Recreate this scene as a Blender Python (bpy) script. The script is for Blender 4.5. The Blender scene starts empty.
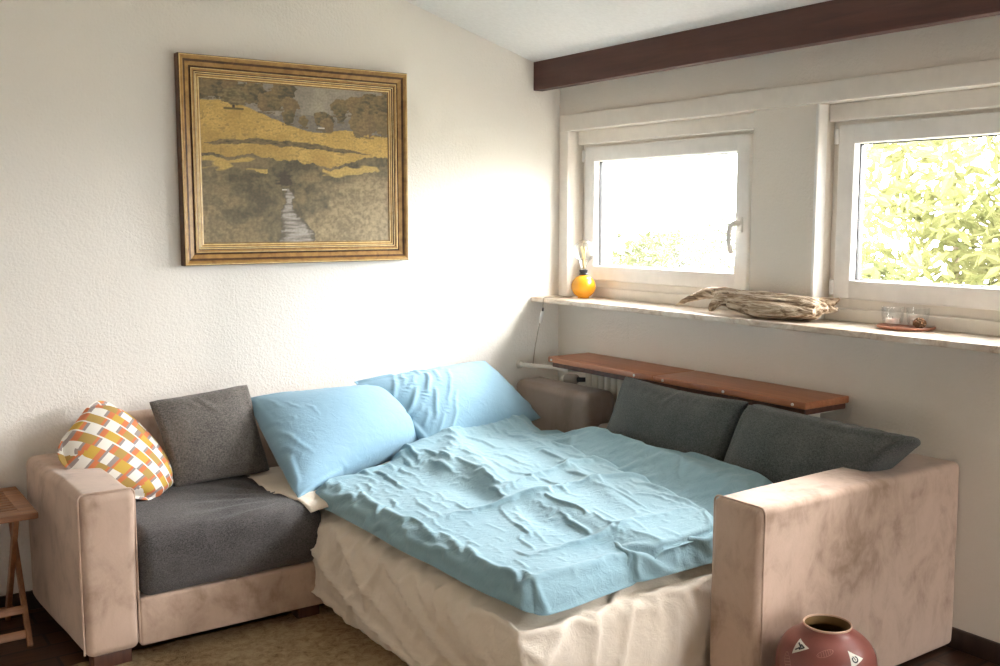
import bpy, bmesh, math, random
import numpy as np
from mathutils import Vector, Matrix, noise
random.seed(7)
SC = bpy.context.scene
COL = SC.collection
PI = math.pi
WY = 4.26       # painting wall plane (y)
WX = 3.377      # window wall plane (x)

# ------------------------------------------------------------------ materials
def new_mat(name, color=(.5, .5, .5), rough=.6, metal=0., spec=None):
    m = bpy.data.materials.new(name); m.use_nodes = True
    b = m.node_tree.nodes['Principled BSDF']
    b.inputs['Base Color'].default_value = (*color, 1)
    b.inputs['Roughness'].default_value = rough
    b.inputs['Metallic'].default_value = metal
    if spec is not None: b.inputs['Specular IOR Level'].default_value = spec
    return m, m.node_tree.nodes, m.node_tree.links, b

def coords(n, l, scale=(1, 1, 1), kind='Object'):
    tc = n.new('ShaderNodeTexCoord'); mp = n.new('ShaderNodeMapping')
    mp.inputs['Scale'].default_value = scale
    l.new(tc.outputs[kind], mp.inputs['Vector'])
    return mp.outputs['Vector']

def noise_tex(n, l, vec, scale, detail=4, rough=.55, dist=0.):
    t = n.new('ShaderNodeTexNoise')
    t.inputs['Scale'].default_value = scale; t.inputs['Detail'].default_value = detail
    t.inputs['Roughness'].default_value = rough; t.inputs['Distortion'].default_value = dist
    l.new(vec, t.inputs['Vector'])
    return t.outputs['Fac']

def ramp(n, l, fac, stops):
    r = n.new('ShaderNodeValToRGB')
    els = r.color_ramp.elements
    while len(els) < len(stops): els.new(.5)
    for e, (p, c) in zip(els, stops):
        e.position = p; e.color = (*c, 1) if len(c) == 3 else c
    l.new(fac, r.inputs['Fac'])
    return r.outputs['Color']

def bump(n, l, b, height, strength, dist=.01, prev=None):
    k = n.new('ShaderNodeBump')
    k.inputs['Strength'].default_value = strength; k.inputs['Distance'].default_value = dist
    l.new(height, k.inputs['Height'])
    if prev is not None: l.new(prev, k.inputs['Normal'])
    l.new(k.outputs['Normal'], b.inputs['Normal'])
    return k.outputs['Normal']

def math_node(n, l, op, a, b=None, c=None):
    k = n.new('ShaderNodeMath'); k.operation = op
    for i, v in enumerate((a, b, c)):
        if v is None: continue
        if isinstance(v, (int, float)): k.inputs[i].default_value = v
        else: l.new(v, k.inputs[i])
    return k.outputs[0]

def mix_col(n, l, fac, a, b, mode='MIX'):
    k = n.new('ShaderNodeMix'); k.data_type = 'RGBA'; k.blend_type = mode
    for i, v in ((0, fac), (6, a), (7, b)):
        if isinstance(v, (int, float)): k.inputs[i].default_value = v
        elif isinstance(v, tuple): k.inputs[i].default_value = (*v, 1)
        else: l.new(v, k.inputs[i])
    return k.outputs[2]

def wallpaper(name, color, axis):
    m, n, l, b = new_mat(name, color, .85, spec=.2)
    v = coords(n, l)
    grain = noise_tex(n, l, v, 95, 3, .6)
    lump = noise_tex(n, l, v, 9, 3, .5)
    tone = noise_tex(n, l, v, 1.6, 3, .5)
    c = ramp(n, l, tone, [(.3, tuple(x * .965 for x in color)), (.7, color)])
    l.new(c, b.inputs['Base Color'])
    # vertical joints between the wallpaper strips
    sep = n.new('ShaderNodeSeparateXYZ'); l.new(v, sep.inputs[0])
    wob = math_node(n, l, 'MULTIPLY_ADD', lump, .012, sep.outputs[axis])
    s = math_node(n, l, 'PINGPONG', wob, .265)
    seam = math_node(n, l, 'LESS_THAN', s, .0022)
    h = math_node(n, l, 'MULTIPLY_ADD', grain, .6, math_node(n, l, 'MULTIPLY', lump, .8))
    h = math_node(n, l, 'MULTIPLY_ADD', seam, -.45, h)
    bump(n, l, b, h, .55, .009)
    return m

def plain(name, color, rough=.5, metal=0., bscale=None, bstr=.1, spec=None):
    m, n, l, b = new_mat(name, color, rough, metal, spec)
    v = coords(n, l)
    t = noise_tex(n, l, v, bscale or 18, 3)
    c = ramp(n, l, t, [(.3, tuple(x * .93 for x in color)), (.7, color)])
    l.new(c, b.inputs['Base Color'])
    if bscale: bump(n, l, b, t, bstr, .004)
    return m

def suede(name, light, dark):
    m, n, l, b = new_mat(name, light, .9, spec=.15)
    v = coords(n, l)
    a = noise_tex(n, l, v, 4.2, 5, .6, .5)
    v2 = coords(n, l, (1.0, 1.0, .55))
    s = noise_tex(n, l, v2, 12, 5, .65, .6)
    mixed = math_node(n, l, 'MULTIPLY_ADD', s, .42, math_node(n, l, 'MULTIPLY', a, .58))
    c = ramp(n, l, mixed, [(.37, dark), (.46, tuple(x * .55 + y * .45 for x, y in zip(light, dark))), (.53, tuple(x * .85 + y * .15 for x, y in zip(light, dark))), (.62, light)])
    l.new(c, b.inputs['Base Color'])
    b.inputs['Sheen Weight'].default_value = .25
    b.inputs['Sheen Roughness'].default_value = .5
    f = noise_tex(n, l, v, 160, 2)
    k = bump(n, l, b, f, .12, .003)
    bump(n, l, b, mixed, .12, .01, k)
    return m

def woven(name, c1, c2, scale=420, bstr=.5):
    m, n, l, b = new_mat(name, c1, .95, spec=.1)
    v = coords(n, l)
    big = noise_tex(n, l, v, 6, 3)
    va = coords(n, l, (1, 1, .25)); vb = coords(n, l, (.25, .25, 1.2))
    t1 = noise_tex(n, l, va, scale, 2, .7)
    t2 = noise_tex(n, l, vb, scale, 2, .7)
    t = math_node(n, l, 'MULTIPLY_ADD', t1, .5, math_node(n, l, 'MULTIPLY', t2, .5))
    t = math_node(n, l, 'MULTIPLY_ADD', math_node(n, l, 'SUBTRACT', big, .5), .25, t)
    c = ramp(n, l, t, [(.36, c2), (.62, c1)])
    l.new(c, b.inputs['Base Color'])
    b.inputs['Sheen Weight'].default_value = .15
    bump(n, l, b, t, bstr, .004)
    return m

def cotton(name, c1, c2, crease=.35):
    m, n, l, b = new_mat(name, c1, .8, spec=.2)
    v = coords(n, l)
    big = noise_tex(n, l, v, 3.5, 4, .6, .5)
    c = ramp(n, l, big, [(.35, c2), (.65, c1)])
    l.new(c, b.inputs['Base Color'])
    b.inputs['Sheen Weight'].default_value = .12
    # small ironing creases: ridged noise
    cr = noise_tex(n, l, coords(n, l, (1, 1.7, 1)), 16, 5, .6, .4)
    rid = math_node(n, l, 'ABSOLUTE', math_node(n, l, 'SUBTRACT', cr, .5))
    fine = noise_tex(n, l, v, 330, 2)
    h = math_node(n, l, 'MULTIPLY_ADD', fine, .05, math_node(n, l, 'MULTIPLY', rid, -1.0))
    bump(n, l, b, h, crease, .02)
    return m

def wood(name, light, dark, stretch=(1, 12, 12), scale=4, rough=.45, bstr=.1):
    m, n, l, b = new_mat(name, light, rough)
    v = coords(n, l, stretch)
    a = noise_tex(n, l, v, scale, 5, .6, .6)
    c = ramp(n, l, a, [(.32, dark), (.68, light)])
    l.new(c, b.inputs['Base Color'])
    bump(n, l, b, a, bstr, .004)
    return m

def vcol(name, rough=.7, bscale=None, bstr=.2):
    m, n, l, b = new_mat(name, (1, 1, 1), rough)
    a = n.new('ShaderNodeVertexColor'); a.layer_name = 'paint'
    l.new(a.outputs['Color'], b.inputs['Base Color'])
    if bscale:
        t = noise_tex(n, l, coords(n, l), bscale, 3)
        bump(n, l, b, t, bstr, .003)
    return m

def thin_glass(name, refl=.06, tint=(1, 1, 1), edge=.6):
    m = bpy.data.materials.new(name); m.use_nodes = True
    n, l = m.node_tree.nodes, m.node_tree.links
    n.clear()
    o = n.new('ShaderNodeOutputMaterial'); mx = n.new('ShaderNodeMixShader')
    t = n.new('ShaderNodeBsdfTransparent'); g = n.new('ShaderNodeBsdfGlossy')
    t.inputs['Color'].default_value = (*tint, 1)
    g.inputs['Roughness'].default_value = .02
    fr = n.new('ShaderNodeLayerWeight'); fr.inputs['Blend'].default_value = .25
    k = math_node(n, l, 'MULTIPLY_ADD', fr.outputs['Fresnel'], edge, refl)
    l.new(k, mx.inputs[0]); l.new(t.outputs[0], mx.inputs[1]); l.new(g.outputs[0], mx.inputs[2])
    l.new(mx.outputs[0], o.inputs[0])
    return m

def leaf_mat(name, col, col2):
    m = bpy.data.materials.new(name); m.use_nodes = True
    n, l = m.node_tree.nodes, m.node_tree.links
    n.clear()
    o = n.new('ShaderNodeOutputMaterial'); mx = n.new('ShaderNodeMixShader')
    d = n.new('ShaderNodeBsdfDiffuse'); t = n.new('ShaderNodeBsdfTranslucent')
    c = ramp(n, l, noise_tex(n, l, coords(n, l), 2.2, 3), [(.35, col2), (.65, col)])
    l.new(c, d.inputs[0]); l.new(c, t.inputs[0])
    mx.inputs[0].default_value = .45
    l.new(d.outputs[0], mx.inputs[1]); l.new(t.outputs[0], mx.inputs[2]); l.new(mx.outputs[0], o.inputs[0])
    return m

M = {}
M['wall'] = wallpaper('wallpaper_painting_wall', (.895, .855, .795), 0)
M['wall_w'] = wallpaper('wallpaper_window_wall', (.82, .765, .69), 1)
M['ceiling'] = plain('ceiling_paint', (.90, .91, .905), .9, bscale=60, bstr=.08)
M['beam'] = wood('dark_beam_wood', (.105, .036, .025), (.06, .02, .014), (8, .7, 8), 3, .5)
M['trim'] = plain('cream_trim_paint', (.82, .765, .69), .6)
M['upvc'] = plain('white_window_plastic', (.87, .85, .82), .35)
M['upvc_warm'] = plain('cream_window_panel', (.82, .775, .71), .45)
M['gasket'] = plain('black_gasket', (.02, .02, .02), .6)
M['pane'] = thin_glass('window_pane_glass', .03)
M['glass'] = thin_glass('bulb_glass', .09, (.96, .975, .97), .6)
M['glass2'] = thin_glass('tealight_clear_glass', .07, (.99, .995, .995), .22)
M['suede'] = suede('beige_suede', (.59, .43, .335), (.335, .225, .16))
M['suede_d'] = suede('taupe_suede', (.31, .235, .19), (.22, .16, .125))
M['seat'] = woven('charcoal_weave', (.135, .122, .117), (.035, .031, .031), 520, .6)
M['cush'] = woven('grey_weave', (.225, .20, .18), (.075, .067, .06), 340)
M['dcush'] = woven('dark_grey_weave', (.135, .137, .128), (.042, .045, .044), 420, .7)
M['blue'] = cotton('blue_pillow_cotton', (.29, .46, .575), (.255, .42, .535), .22)
M['blue2'] = cotton('blue_duvet_cotton', (.275, .42, .475), (.23, .37, .43), .42)
M['sheet'] = cotton('cream_sheet_cotton', (.79, .695, .59), (.75, .645, .53), .36)
M['footwood'] = wood('dark_foot_wood', (.12, .045, .025), (.06, .02, .012), (8, 8, 1), 4)
M['base'] = wood('dark_baseboard_wood', (.05, .026, .018), (.03, .015, .01), (8, 8, 1), 4)
M['board'] = wood('brown_shelf_wood', (.44, .17, .075), (.33, .115, .05), (12, .8, 12), 4, .4)
M['table'] = wood('brown_table_wood', (.40, .18, .075), (.22, .09, .035), (1.2, 12, 12), 4, .5)
M['table2'] = wood('brown_table_leg_wood', (.34, .15, .065), (.19, .08, .032), (12, 12, 1.2), 4, .5)
M['radiator'] = plain('cream_radiator_paint', (.62, .56, .46), .45)
M['pipe'] = plain('cream_pipe_paint', (.74, .70, .62), .4)
M['grey_metal'] = plain('grey_metal', (.45, .43, .40), .35, .8)
M['valve'] = plain('taupe_valve_plastic', (.32, .28, .235), .5)
M['steel'] = plain('screw_steel', (.75, .73, .70), .3, .9)
M['white_cable'] = plain('beige_cable', (.46, .39, .31), .5)
M['black'] = plain('black_plastic', (.015, .015, .02), .35)
M['yellow'] = plain('yellow_glaze', (.80, .36, .015), .25)
M['filament'] = plain('gold_filament', (.80, .60, .28), .4, .2)
M['gold'] = wood('gilt_wood', (.50, .29, .085), (.30, .15, .045), (3, 3, 3), 9, .36, .15)
M['gold_l'] = wood('bright_gilt', (.88, .68, .34), (.66, .44, .17), (4, 4, 4), 8, .33, .1)
M['gold_d'] = wood('worn_dark_gilt', (.14, .06, .022), (.05, .022, .01), (3, 3, 3), 9, .5, .15)
M['canvas'] = vcol('oil_paint', .55, 130, .25)
M['check'] = vcol('checked_cotton', .85, 400, .15)
M['vase'] = plain('brick_red_glaze', (.215, .062, .047), .38, bscale=60, bstr=.06)
M['vase_in'] = plain('dark_vase_inside', (.16, .09, .025), .6)
M['vase_rim'] = plain('pale_vase_rim', (.56, .36, .25), .4)
M['scratch'] = plain('pale_scratched_glaze', (.42, .20, .15), .5)
M['em_w'] = plain('cream_emblem_paint', (.72, .68, .60), .5)
M['em_b'] = plain('black_emblem_paint', (.03, .03, .04), .5)
M['coaster'] = wood('reddish_tray_wood', (.42, .17, .09), (.26, .09, .05), (2, 12, 12), 5)
M['wax'] = plain('white_wax', (.85, .83, .80), .4)
M['cone'] = plain('brown_cone', (.20, .10, .045), .7, bscale=60, bstr=.5)
M['trunk'] = plain('bark', (.10, .07, .05), .9, bscale=12, bstr=.6)
M['leaf_a'] = leaf_mat('yellow_green_leaves', (.125, .12, .05), (.05, .055, .018))
M['leaf_b'] = leaf_mat('pale_green_leaves', (.066, .07, .03), (.03, .034, .012))
M['lawn'] = plain('lawn', (.13, .12, .085), .95)

def marble():
    m, n, l, b = new_mat('beige_marble', (.6, .5, .4), .3)
    v = coords(n, l, (1, .6, 1))
    a = noise_tex(n, l, v, 9, 6, .65, 2.0)
    c = ramp(n, l, a, [(.30, (.36, .25, .17)), (.45, (.62, .51, .40)), (.62, (.76, .69, .60)), (.75, (.55, .42, .31))])
    l.new(c, b.inputs['Base Color'])
    return m
M['marble'] = marble()

def floor_mat():
    m, n, l, b = new_mat('dark_parquet', (.08, .04, .025), .35)
    v = coords(n, l)
    br = n.new('ShaderNodeTexBrick')
    br.inputs['Scale'].default_value = 1.0
    br.inputs['Brick Width'].default_value = .46; br.inputs['Row Height'].default_value = .12
    br.inputs['Mortar Size'].default_value = .006
    br.inputs['Color1'].default_value = (.105, .045, .022, 1); br.inputs['Color2'].default_value = (.045, .02, .012, 1)
    br.inputs['Mortar'].default_value = (.01, .006, .005, 1)
    l.new(v, br.inputs['Vector'])
    g = noise_tex(n, l, coords(n, l, (1.5, 16, 1)), 5, 4)
    c = mix_col(n, l, .55, br.outputs['Color'], ramp(n, l, g, [(.3, (.25, .25, .25)), (.7, (1.6, 1.5, 1.4))]), 'MULTIPLY')
    l.new(c, b.inputs['Base Color'])
    return m
M['floor'] = floor_mat()

def rug_mat():
    m, n, l, b = new_mat('tan_rug', (.42, .30, .17), .95, spec=.1)
    v = coords(n, l)
    a = noise_tex(n, l, v, 30, 6, .8, .6)
    g = noise_tex(n, l, v, 5, 3)
    t = math_node(n, l, 'MULTIPLY_ADD', math_node(n, l, 'SUBTRACT', g, .5), .35, a)
    c = ramp(n, l, t, [(.30, (.16, .10, .055)), (.42, (.36, .25, .14)), (.60, (.52, .39, .235))])
    l.new(c, b.inputs['Base Color'])
    f = noise_tex(n, l, v, 260, 2)
    bump(n, l, b, math_node(n, l, 'ADD', f, a), .7, .01)
    return m
M['rug'] = rug_mat()

def drift_mat():
    m, n, l, b = new_mat('weathered_driftwood', (.6, .5, .4), .85)
    v = coords(n, l, (14, 1.3, 14))
    a = noise_tex(n, l, v, 5, 5, .65, .5)
    c = ramp(n, l, a, [(.33, (.07, .045, .03)), (.45, (.34, .23, .14)), (.58, (.70, .58, .44)), (.70, (.86, .79, .69))])
    l.new(c, b.inputs['Base Color'])
    bump(n, l, b, a, .8, .02)
    return m
M['drift'] = drift_mat()

# ------------------------------------------------------------------ mesh helpers
class MB:
    def __init__(s): s.v = []; s.f = []; s.m = []
    def add(s, vs, fs, mi=0):
        o = len(s.v); s.v += [tuple(p) for p in vs]; s.f += [tuple(i + o for i in f) for f in fs]; s.m += [mi] * len(fs)
    def build(s, name, mats, parent=None, smooth=True, loc=None, angle=40):
        me = bpy.data.meshes.new(name); me.from_pydata(s.v, [], s.f)
        for m in (mats if isinstance(mats, (list, tuple)) else [mats]): me.materials.append(m)
        me.polygons.foreach_set('material_index', s.m)
        bm = bmesh.new(); bm.from_mesh(me); bmesh.ops.recalc_face_normals(bm, faces=bm.faces[:])
        if smooth and angle:
            for e in bm.edges:
                e.smooth = not (len(e.link_faces) == 2 and e.calc_face_angle(0) > math.radians(angle))
        bm.to_mesh(me); bm.free()
        me.polygons.foreach_set('use_smooth', [smooth] * len(me.polygons)); me.update()
        ob = bpy.data.objects.new(name, me); COL.objects.link(ob)
        if loc is not None: ob.location = loc
        if parent is not None: ob.parent = parent
        return ob

def tag(o, label=None, cat=None, group=None, kind=None):
    if label: o['label'] = label
    if cat: o['category'] = cat
    if group: o['group'] = group
    if kind: o['kind'] = kind
    return o

def empty(name, loc, label, cat, group=None, kind=None):
    o = bpy.data.objects.new(name, None); COL.objects.link(o); o.location = loc
    o.empty_display_size = .1
    return tag(o, label, cat, group, kind)

def struct(o, label, cat='room'):
    return tag(o, label, cat, None, 'structure')

def box(mb, lo, hi, b=.004, mi=0, seg=2):
    """bevelled box"""
    lo = Vector(lo); hi = Vector(hi)
    b = min(b, min((hi - lo)) * .45)
    vs, fs = rbox_geo((lo + hi) / 2, hi - lo, b, seg, None)
    mb.add(vs, fs, mi)

def rbox_geo(c, size, r, n=3, sub=None):
    """rounded box: r may be one radius; sub = spacing of the inner grid"""
    c = Vector(c); h = [s / 2 for s in size]
    r = min(r, min(h) * .98)
    axes = []
    for a in range(3):
        e = [r * math.tan(k * PI / 4 / n) for k in range(n + 1)]
        L = h[a] - r
        inner = []
        if sub and L * 2 > sub:
            k = max(1, int(round(2 * L / sub)))
            inner = [-L + 2 * L * i / k for i in range(1, k)]
        pts = [-L - x for x in reversed(e)] + inner + [L + x for x in e]
        axes.append(pts)
    idx = {}; V = []; F = []
    def vert(p):
        key = tuple(round(x, 6) for x in p)
        if key in idx: return idx[key]
        inn = [max(-(h[i] - r), min(h[i] - r, p[i])) for i in range(3)]
        d = Vector([p[i] - inn[i] for i in range(3)])
        q = Vector(inn) + d.normalized() * r if d.length > 1e-9 else Vector(p)
        idx[key] = len(V); V.append(c + q)
        return idx[key]
    for a in range(3):
        u, w = (a + 1) % 3, (a + 2) % 3
        for s in (-1, 1):
            P = axes[u]; Q = axes[w]
            g = []
            for x in P:
                row = []
                for y in Q:
                    p = [0, 0, 0]; p[a] = s * h[a]; p[u] = x; p[w] = y
                    row.append(vert(p))
                g.append(row)
            for i in range(len(P) - 1):
                for j in range(len(Q) - 1):
                    q = (g[i][j], g[i + 1][j], g[i + 1][j + 1], g[i][j + 1])
                    F.append(q if s > 0 else q[::-1])
    return V, F

def lathe(mb, prof, c=(0, 0, 0), n=40, mi=0, cap0=True, cap1=True):
    o = []
    vs = []; fs = []
    for (r, z) in prof:
        for k in range(n):
            a = 2 * PI * k / n
            vs.append((c[0] + r * math.cos(a), c[1] + r * math.sin(a), c[2] + z))
    for i in range(len(prof) - 1):
        for k in range(n):
            k2 = (k + 1) % n
            fs.append((i * n + k, i * n + k2, (i + 1) * n + k2, (i + 1) * n + k))
    if cap0: fs.append(tuple(range(n - 1, -1, -1)))
    if cap1: fs.append(tuple((len(prof) - 1) * n + k for k in range(n)))
    mb.add(vs, fs, mi)

def tube(mb, pts, rad, n=10, mi=0):
    pts = [Vector(p) for p in pts]
    if isinstance(rad, (int, float)): rad = [rad] * len(pts)
    vs = []; fs = []
    up = None
    for i, p in enumerate(pts):
        t = (pts[min(i + 1, len(pts) - 1)] - pts[max(i - 1, 0)]).normalized()
        if up is None:
            up = Vector((0, 0, 1)) if abs(t.z) < .9 else Vector((1, 0, 0))
        a = t.cross(up).normalized(); bb = a.cross(t).normalized(); up = bb
        for k in range(n):
            g = 2 * PI * k / n
            vs.append(p + (a * math.cos(g) + bb * math.sin(g)) * rad[i])
    for i in range(len(pts) - 1):
        for k in range(n):
            k2 = (k + 1) % n
            fs.append((i * n + k, i * n + k2, (i + 1) * n + k2, (i + 1) * n + k))
    fs.append(tuple(range(n - 1, -1, -1))); fs.append(tuple((len(pts) - 1) * n + k for k in range(n)))
    mb.add(vs, fs, mi)

def bar(mb, p0, p1, w, d, side, mi=0, b=.003):
    """square bar from p0 to p1; side = direction of its width w"""
    p0, p1 = Vector(p0), Vector(p1)
    t = (p1 - p0); L = t.length; t.normalize()
    s = Vector(side); s = (s - t * s.dot(t)).normalized(); q = t.cross(s)
    vs, fs = rbox_geo((0, 0, L / 2), (w, d, L), b, 1)
    mb.add([p0 + s * v.x + q * v.y + t * v.z for v in vs], fs, mi)

def smoothstep(a, b, x):
    t = max(0., min(1., (x - a) / (b - a))); return t * t * (3 - 2 * t)

# ------------------------------------------------------------------ cloth: a skin with some excess cloth buckles over a filling
def bend_pairs(nv, edges, V):
    nb = [[] for _ in range(nv)]
    for a, b in edges: nb[a].append(b); nb[b].append(a)
    out = []
    for b in range(nv):
        L = nb[b]
        for i in range(len(L)):
            da = V[L[i]] - V[b]; la = np.linalg.norm(da) + 1e-9
            for j in range(i + 1, len(L)):
                dc = V[L[j]] - V[b]; lc = np.linalg.norm(dc) + 1e-9
                if da @ dc < -.7 * la * lc: out.append((L[i], L[j]))
    return np.array(out)

def wrinkle(V, faces, excess, steps=120, iters=8, bend=.3, adhere=.6, max_h=.05, noise_amp=.004, noise_f=9., seed=0, pin=None, dirn=None, dir_gain=0., deep=.004, nf=None):
    """V: points of the filling's surface. The skin is `excess` longer than that surface and is pressed onto it,
    so it buckles into folds. dirn = direction in which there is extra cloth."""
    S = np.array(V, float); nv = len(S)
    F_ = [f for f in faces]
    ed = set()
    for f in F_:
        for i in range(len(f)):
            a, b = f[i], f[(i + 1) % len(f)]; ed.add((min(a, b), max(a, b)))
    ed = np.array(sorted(ed))
    diag = np.array([(f[0], f[2]) for f in F_ if len(f) == 4] + [(f[1], f[3]) for f in F_ if len(f) == 4])
    bp = bend_pairs(nv, ed, S)
    # normals
    q = np.array([f if len(f) == 4 else (*f, f[-1]) for f in F_])
    fn = np.cross(S[q[:, 2]] - S[q[:, 0]], S[q[:, 3]] - S[q[:, 1]])
    N = np.zeros_like(S)
    for k in range(4): np.add.at(N, q[:, k], fn)
    N /= np.linalg.norm(N, axis=1)[:, None] + 1e-12
    def rest(E_, ex):
        d = S[E_[:, 1]] - S[E_[:, 0]]; L = np.linalg.norm(d, axis=1)
        e = ex
        if callable(ex): e = ex((S[E_[:, 0]] + S[E_[:, 1]]) / 2)
        if dirn is not None:
            c = np.abs((d @ np.array(dirn)) / (L + 1e-9)); e = e * (1 + dir_gain * c * c)
        return L * (1 + e)
    sets = []
    for E_, k in ((ed, 1.), (diag, .35), (bp, bend)):
        L = rest(E_, excess) 
        sets.append((E_[:, 0], E_[:, 1], L, k))
    I = np.concatenate([s_[0] for s_ in sets]); J = np.concatenate([s_[1] for s_ in sets])
    L0 = np.concatenate([s_[2] for s_ in sets]); K = np.concatenate([np.full(len(s_[0]), s_[3]) for s_ in sets])
    cnt = np.bincount(I, K, nv) + np.bincount(J, K, nv)
    free = np.ones(nv) if pin is None else 1. - np.asarray(pin, float)
    nf = nf or (lambda p: p)
    rnd = np.array([noise.noise(nf(Vector(p)) * noise_f + Vector((seed, 3, 1))) +   .5 * noise.noise(nf(Vector(p)) * noise_f * 2.3 + Vector((seed, 9, 4))) for p in S])
    X = S + N * (np.abs(rnd) * noise_amp)[:, None] * free[:, None]
    Vel = np.zeros_like(X)
    om = 1.35
    for st in range(steps):
        Vel *= .90
        X0 = X.copy()
        h = ((X - S) * N).sum(1)
        X = X + (Vel - N * (adhere * 1e-4)) * free[:, None]
        for it in range(iters):
            d = X[J] - X[I]; L = np.sqrt((d * d).sum(1)) + 1e-12
            c = (K * .5 * (L - L0) / L)[:, None] * d
            acc = np.stack([np.bincount(I, c[:, a], nv) - np.bincount(J, c[:, a], nv) for a in range(3)], 1)
            X = X + acc * (2 * om / cnt * free * .5)[:, None] * 1.
            h = ((X - S) * N).sum(1)
            push = np.where(h < -deep, -deep - h, np.where(h > max_h, max_h - h, 0.))
            X = X + N * push[:, None]
        Vel = X - X0
    return X

def two_sided(w, h, nx, ny, corner=0., z0=.006):
    """flat bag: two grids sharing their border; corner = radius of the rounded corners"""
    V = []; F = []; top = {}; bot = {}
    for j in range(ny + 1):
        for i in range(nx + 1):
            u = 2 * i / nx - 1; v = 2 * j / ny - 1
            x, y = u * w / 2, v * h / 2
            if corner:
                cx_, cy_ = max(-(w / 2 - corner), min(w / 2 - corner, x)), max(-(h / 2 - corner), min(h / 2 - corner, y))
                dx, dy = x - cx_, y - cy_
                mx = max(abs(dx), abs(dy)); L = math.hypot(dx, dy)
                if L > 1e-9: x, y = cx_ + dx * mx / L, cy_ + dy * mx / L
            border = i in (0, nx) or j in (0, ny)
            top[i, j] = len(V); V.append((x, y, 0 if border else z0))
            if border: bot[i, j] = top[i, j]
            else: bot[i, j] = len(V); V.append((x, y, -z0))
    for j in range(ny):
        for i in range(nx):
            F.append((top[i, j], top[i + 1, j], top[i + 1, j + 1], top[i, j + 1]))
            F.append((bot[i, j], bot[i, j + 1], bot[i + 1, j + 1], bot[i + 1, j]))
    return V, F, top

def raw_mesh(name, V, F, mat):
    me = bpy.data.meshes.new(name); me.from_pydata([tuple(v) for v in V], [], F); me.materials.append(mat)
    me.polygons.foreach_set('use_smooth', [True] * len(F)); me.update()
    o = bpy.data.objects.new(name, me); COL.objects.link(o)
    return o

def get_v(me):
    a = np.empty(len(me.vertices) * 3); me.vertices.foreach_get('co', a); return a.reshape(-1, 3)
def set_v(me, a):
    me.vertices.foreach_set('co', a.reshape(-1)); me.update()

def cushion(name, w, h, T, BL, BR, TL, TR, mat, res=.0125, corner=0., pinch=.05, full=.5, bulge=0., excess=.02, sag=None, square=False, seed=0, **kw):
    """stuffed cushion: an envelope stretched over four corners, with a skin that wrinkles over the filling"""
    nx, ny = max(8, int(w / res)), max(8, int(h / res))
    V, Fc, top = two_sided(w, h, nx, ny, corner)
    a = np.array(V)
    X_ = a[:, 0] / (w / 2); Y_ = a[:, 1] / (h / 2)
    sd = np.sign(a[:, 2])
    if square:
        g_ = {}
        for (i, j), k in top.items(): g_[k] = (2 * i / nx - 1, 2 * j / ny - 1)
        inner = [(2 * i / nx - 1, 2 * j / ny - 1) for j in range(1, ny) for i in range(1, nx)]
        U = np.array([g_[k] if k in g_ else (0, 0) for k in range(len(a))])
        low = [k for k in range(len(a)) if k not in g_]
        U[low] = inner
        z = T / 2 * (np.maximum(0, 1 - np.abs(U[:, 0]) ** 2.3) * np.maximum(0, 1 - np.abs(U[:, 1]) ** 2.3)) ** full
    elif corner:
        # distance-like coordinate that follows the rounded outline
        rr = np.maximum(np.abs(X_), np.abs(Y_))
        p_ = 2 + 6 * (1 - min(1, corner / (min(w, h) / 2)))
        s_ = (np.abs(X_) ** 2.6 + np.abs(Y_) ** 2.6) ** (1 / 2.6); s_ = np.minimum(1, s_ / 1.02)
        z = T / 2 * np.maximum(0, 1 - s_ ** 2.4) ** full
    else:
        z = T / 2 * (np.maximum(0, 1 - np.abs(X_) ** 2.3) * np.maximum(0, 1 - np.abs(Y_) ** 2.3)) ** full
    # edges drawn in between the corners
    px = X_ * (1 - pinch * (1 - Y_ ** 2) ** 1.0); py = Y_ * (1 - pinch * (1 - X_ ** 2))
    u = (px + 1) / 2; v = (py + 1) / 2
    BL, BR, TL, TR = [np.array(p, float) for p in (BL, BR, TL, TR)]
    P = ((1 - u) * (1 - v))[:, None] * BL + (u * (1 - v))[:, None] * BR + ((1 - u) * v)[:, None] * TL + (u * v)[:, None] * TR
    nrm = np.cross((BR - BL) + (TR - TL), (TL - BL) + (TR - BR)); nrm /= np.linalg.norm(nrm)
    zz = z * sd + bulge * (1 - X_ ** 2) * (1 - Y_ ** 2)
    if sag is not None: zz = zz + sag(X_, Y_)
    P = P + zz[:, None] * nrm
    pin = np.zeros(len(P)); pin[sd == 0] = .6
    Xw = wrinkle(P, Fc, excess, pin=pin, seed=seed, **kw)
    org = np.array([Xw[:, 0].mean(), Xw[:, 1].mean(), Xw[:, 2].min()])
    o = raw_mesh(name, Xw - org, Fc, mat); o.location = org
    md = o.modifiers.new('Subsurf', 'SUBSURF'); md.levels = 1; md.render_levels = 1
    return o, a, Fc
# ------------------------------------------------------------------ light levels
SKY = 21.5
SUN_E = 4.8
SUN_ANGLE = 22
SUN_DIR = (-.46, .64, -.62)
EXPO = 1.52
DUVET = True
# ------------------------------------------------------------------ camera
F_PX = 1011.0
pitch, yaw = math.atan(115 / 1011), math.atan2(715, 1017.5)
fw = Vector((math.sin(yaw) * math.cos(pitch), math.cos(yaw) * math.cos(pitch), -math.sin(pitch)))
rt = Vector((math.cos(yaw), -math.sin(yaw), 0)); up = rt.cross(fw)
cam = bpy.data.cameras.new('camera'); cam_o = bpy.data.objects.new('camera', cam); COL.objects.link(cam_o)
mat = Matrix((rt, up, -fw)).transposed().to_4x4(); mat.translation = (0, 0, 1.55)
cam_o.matrix_world = mat
cam.sensor_fit = 'HORIZONTAL'; cam.sensor_width = 36; cam.lens = 36 * F_PX / 1000
cam.clip_start = .02
SC.camera = cam_o

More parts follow.
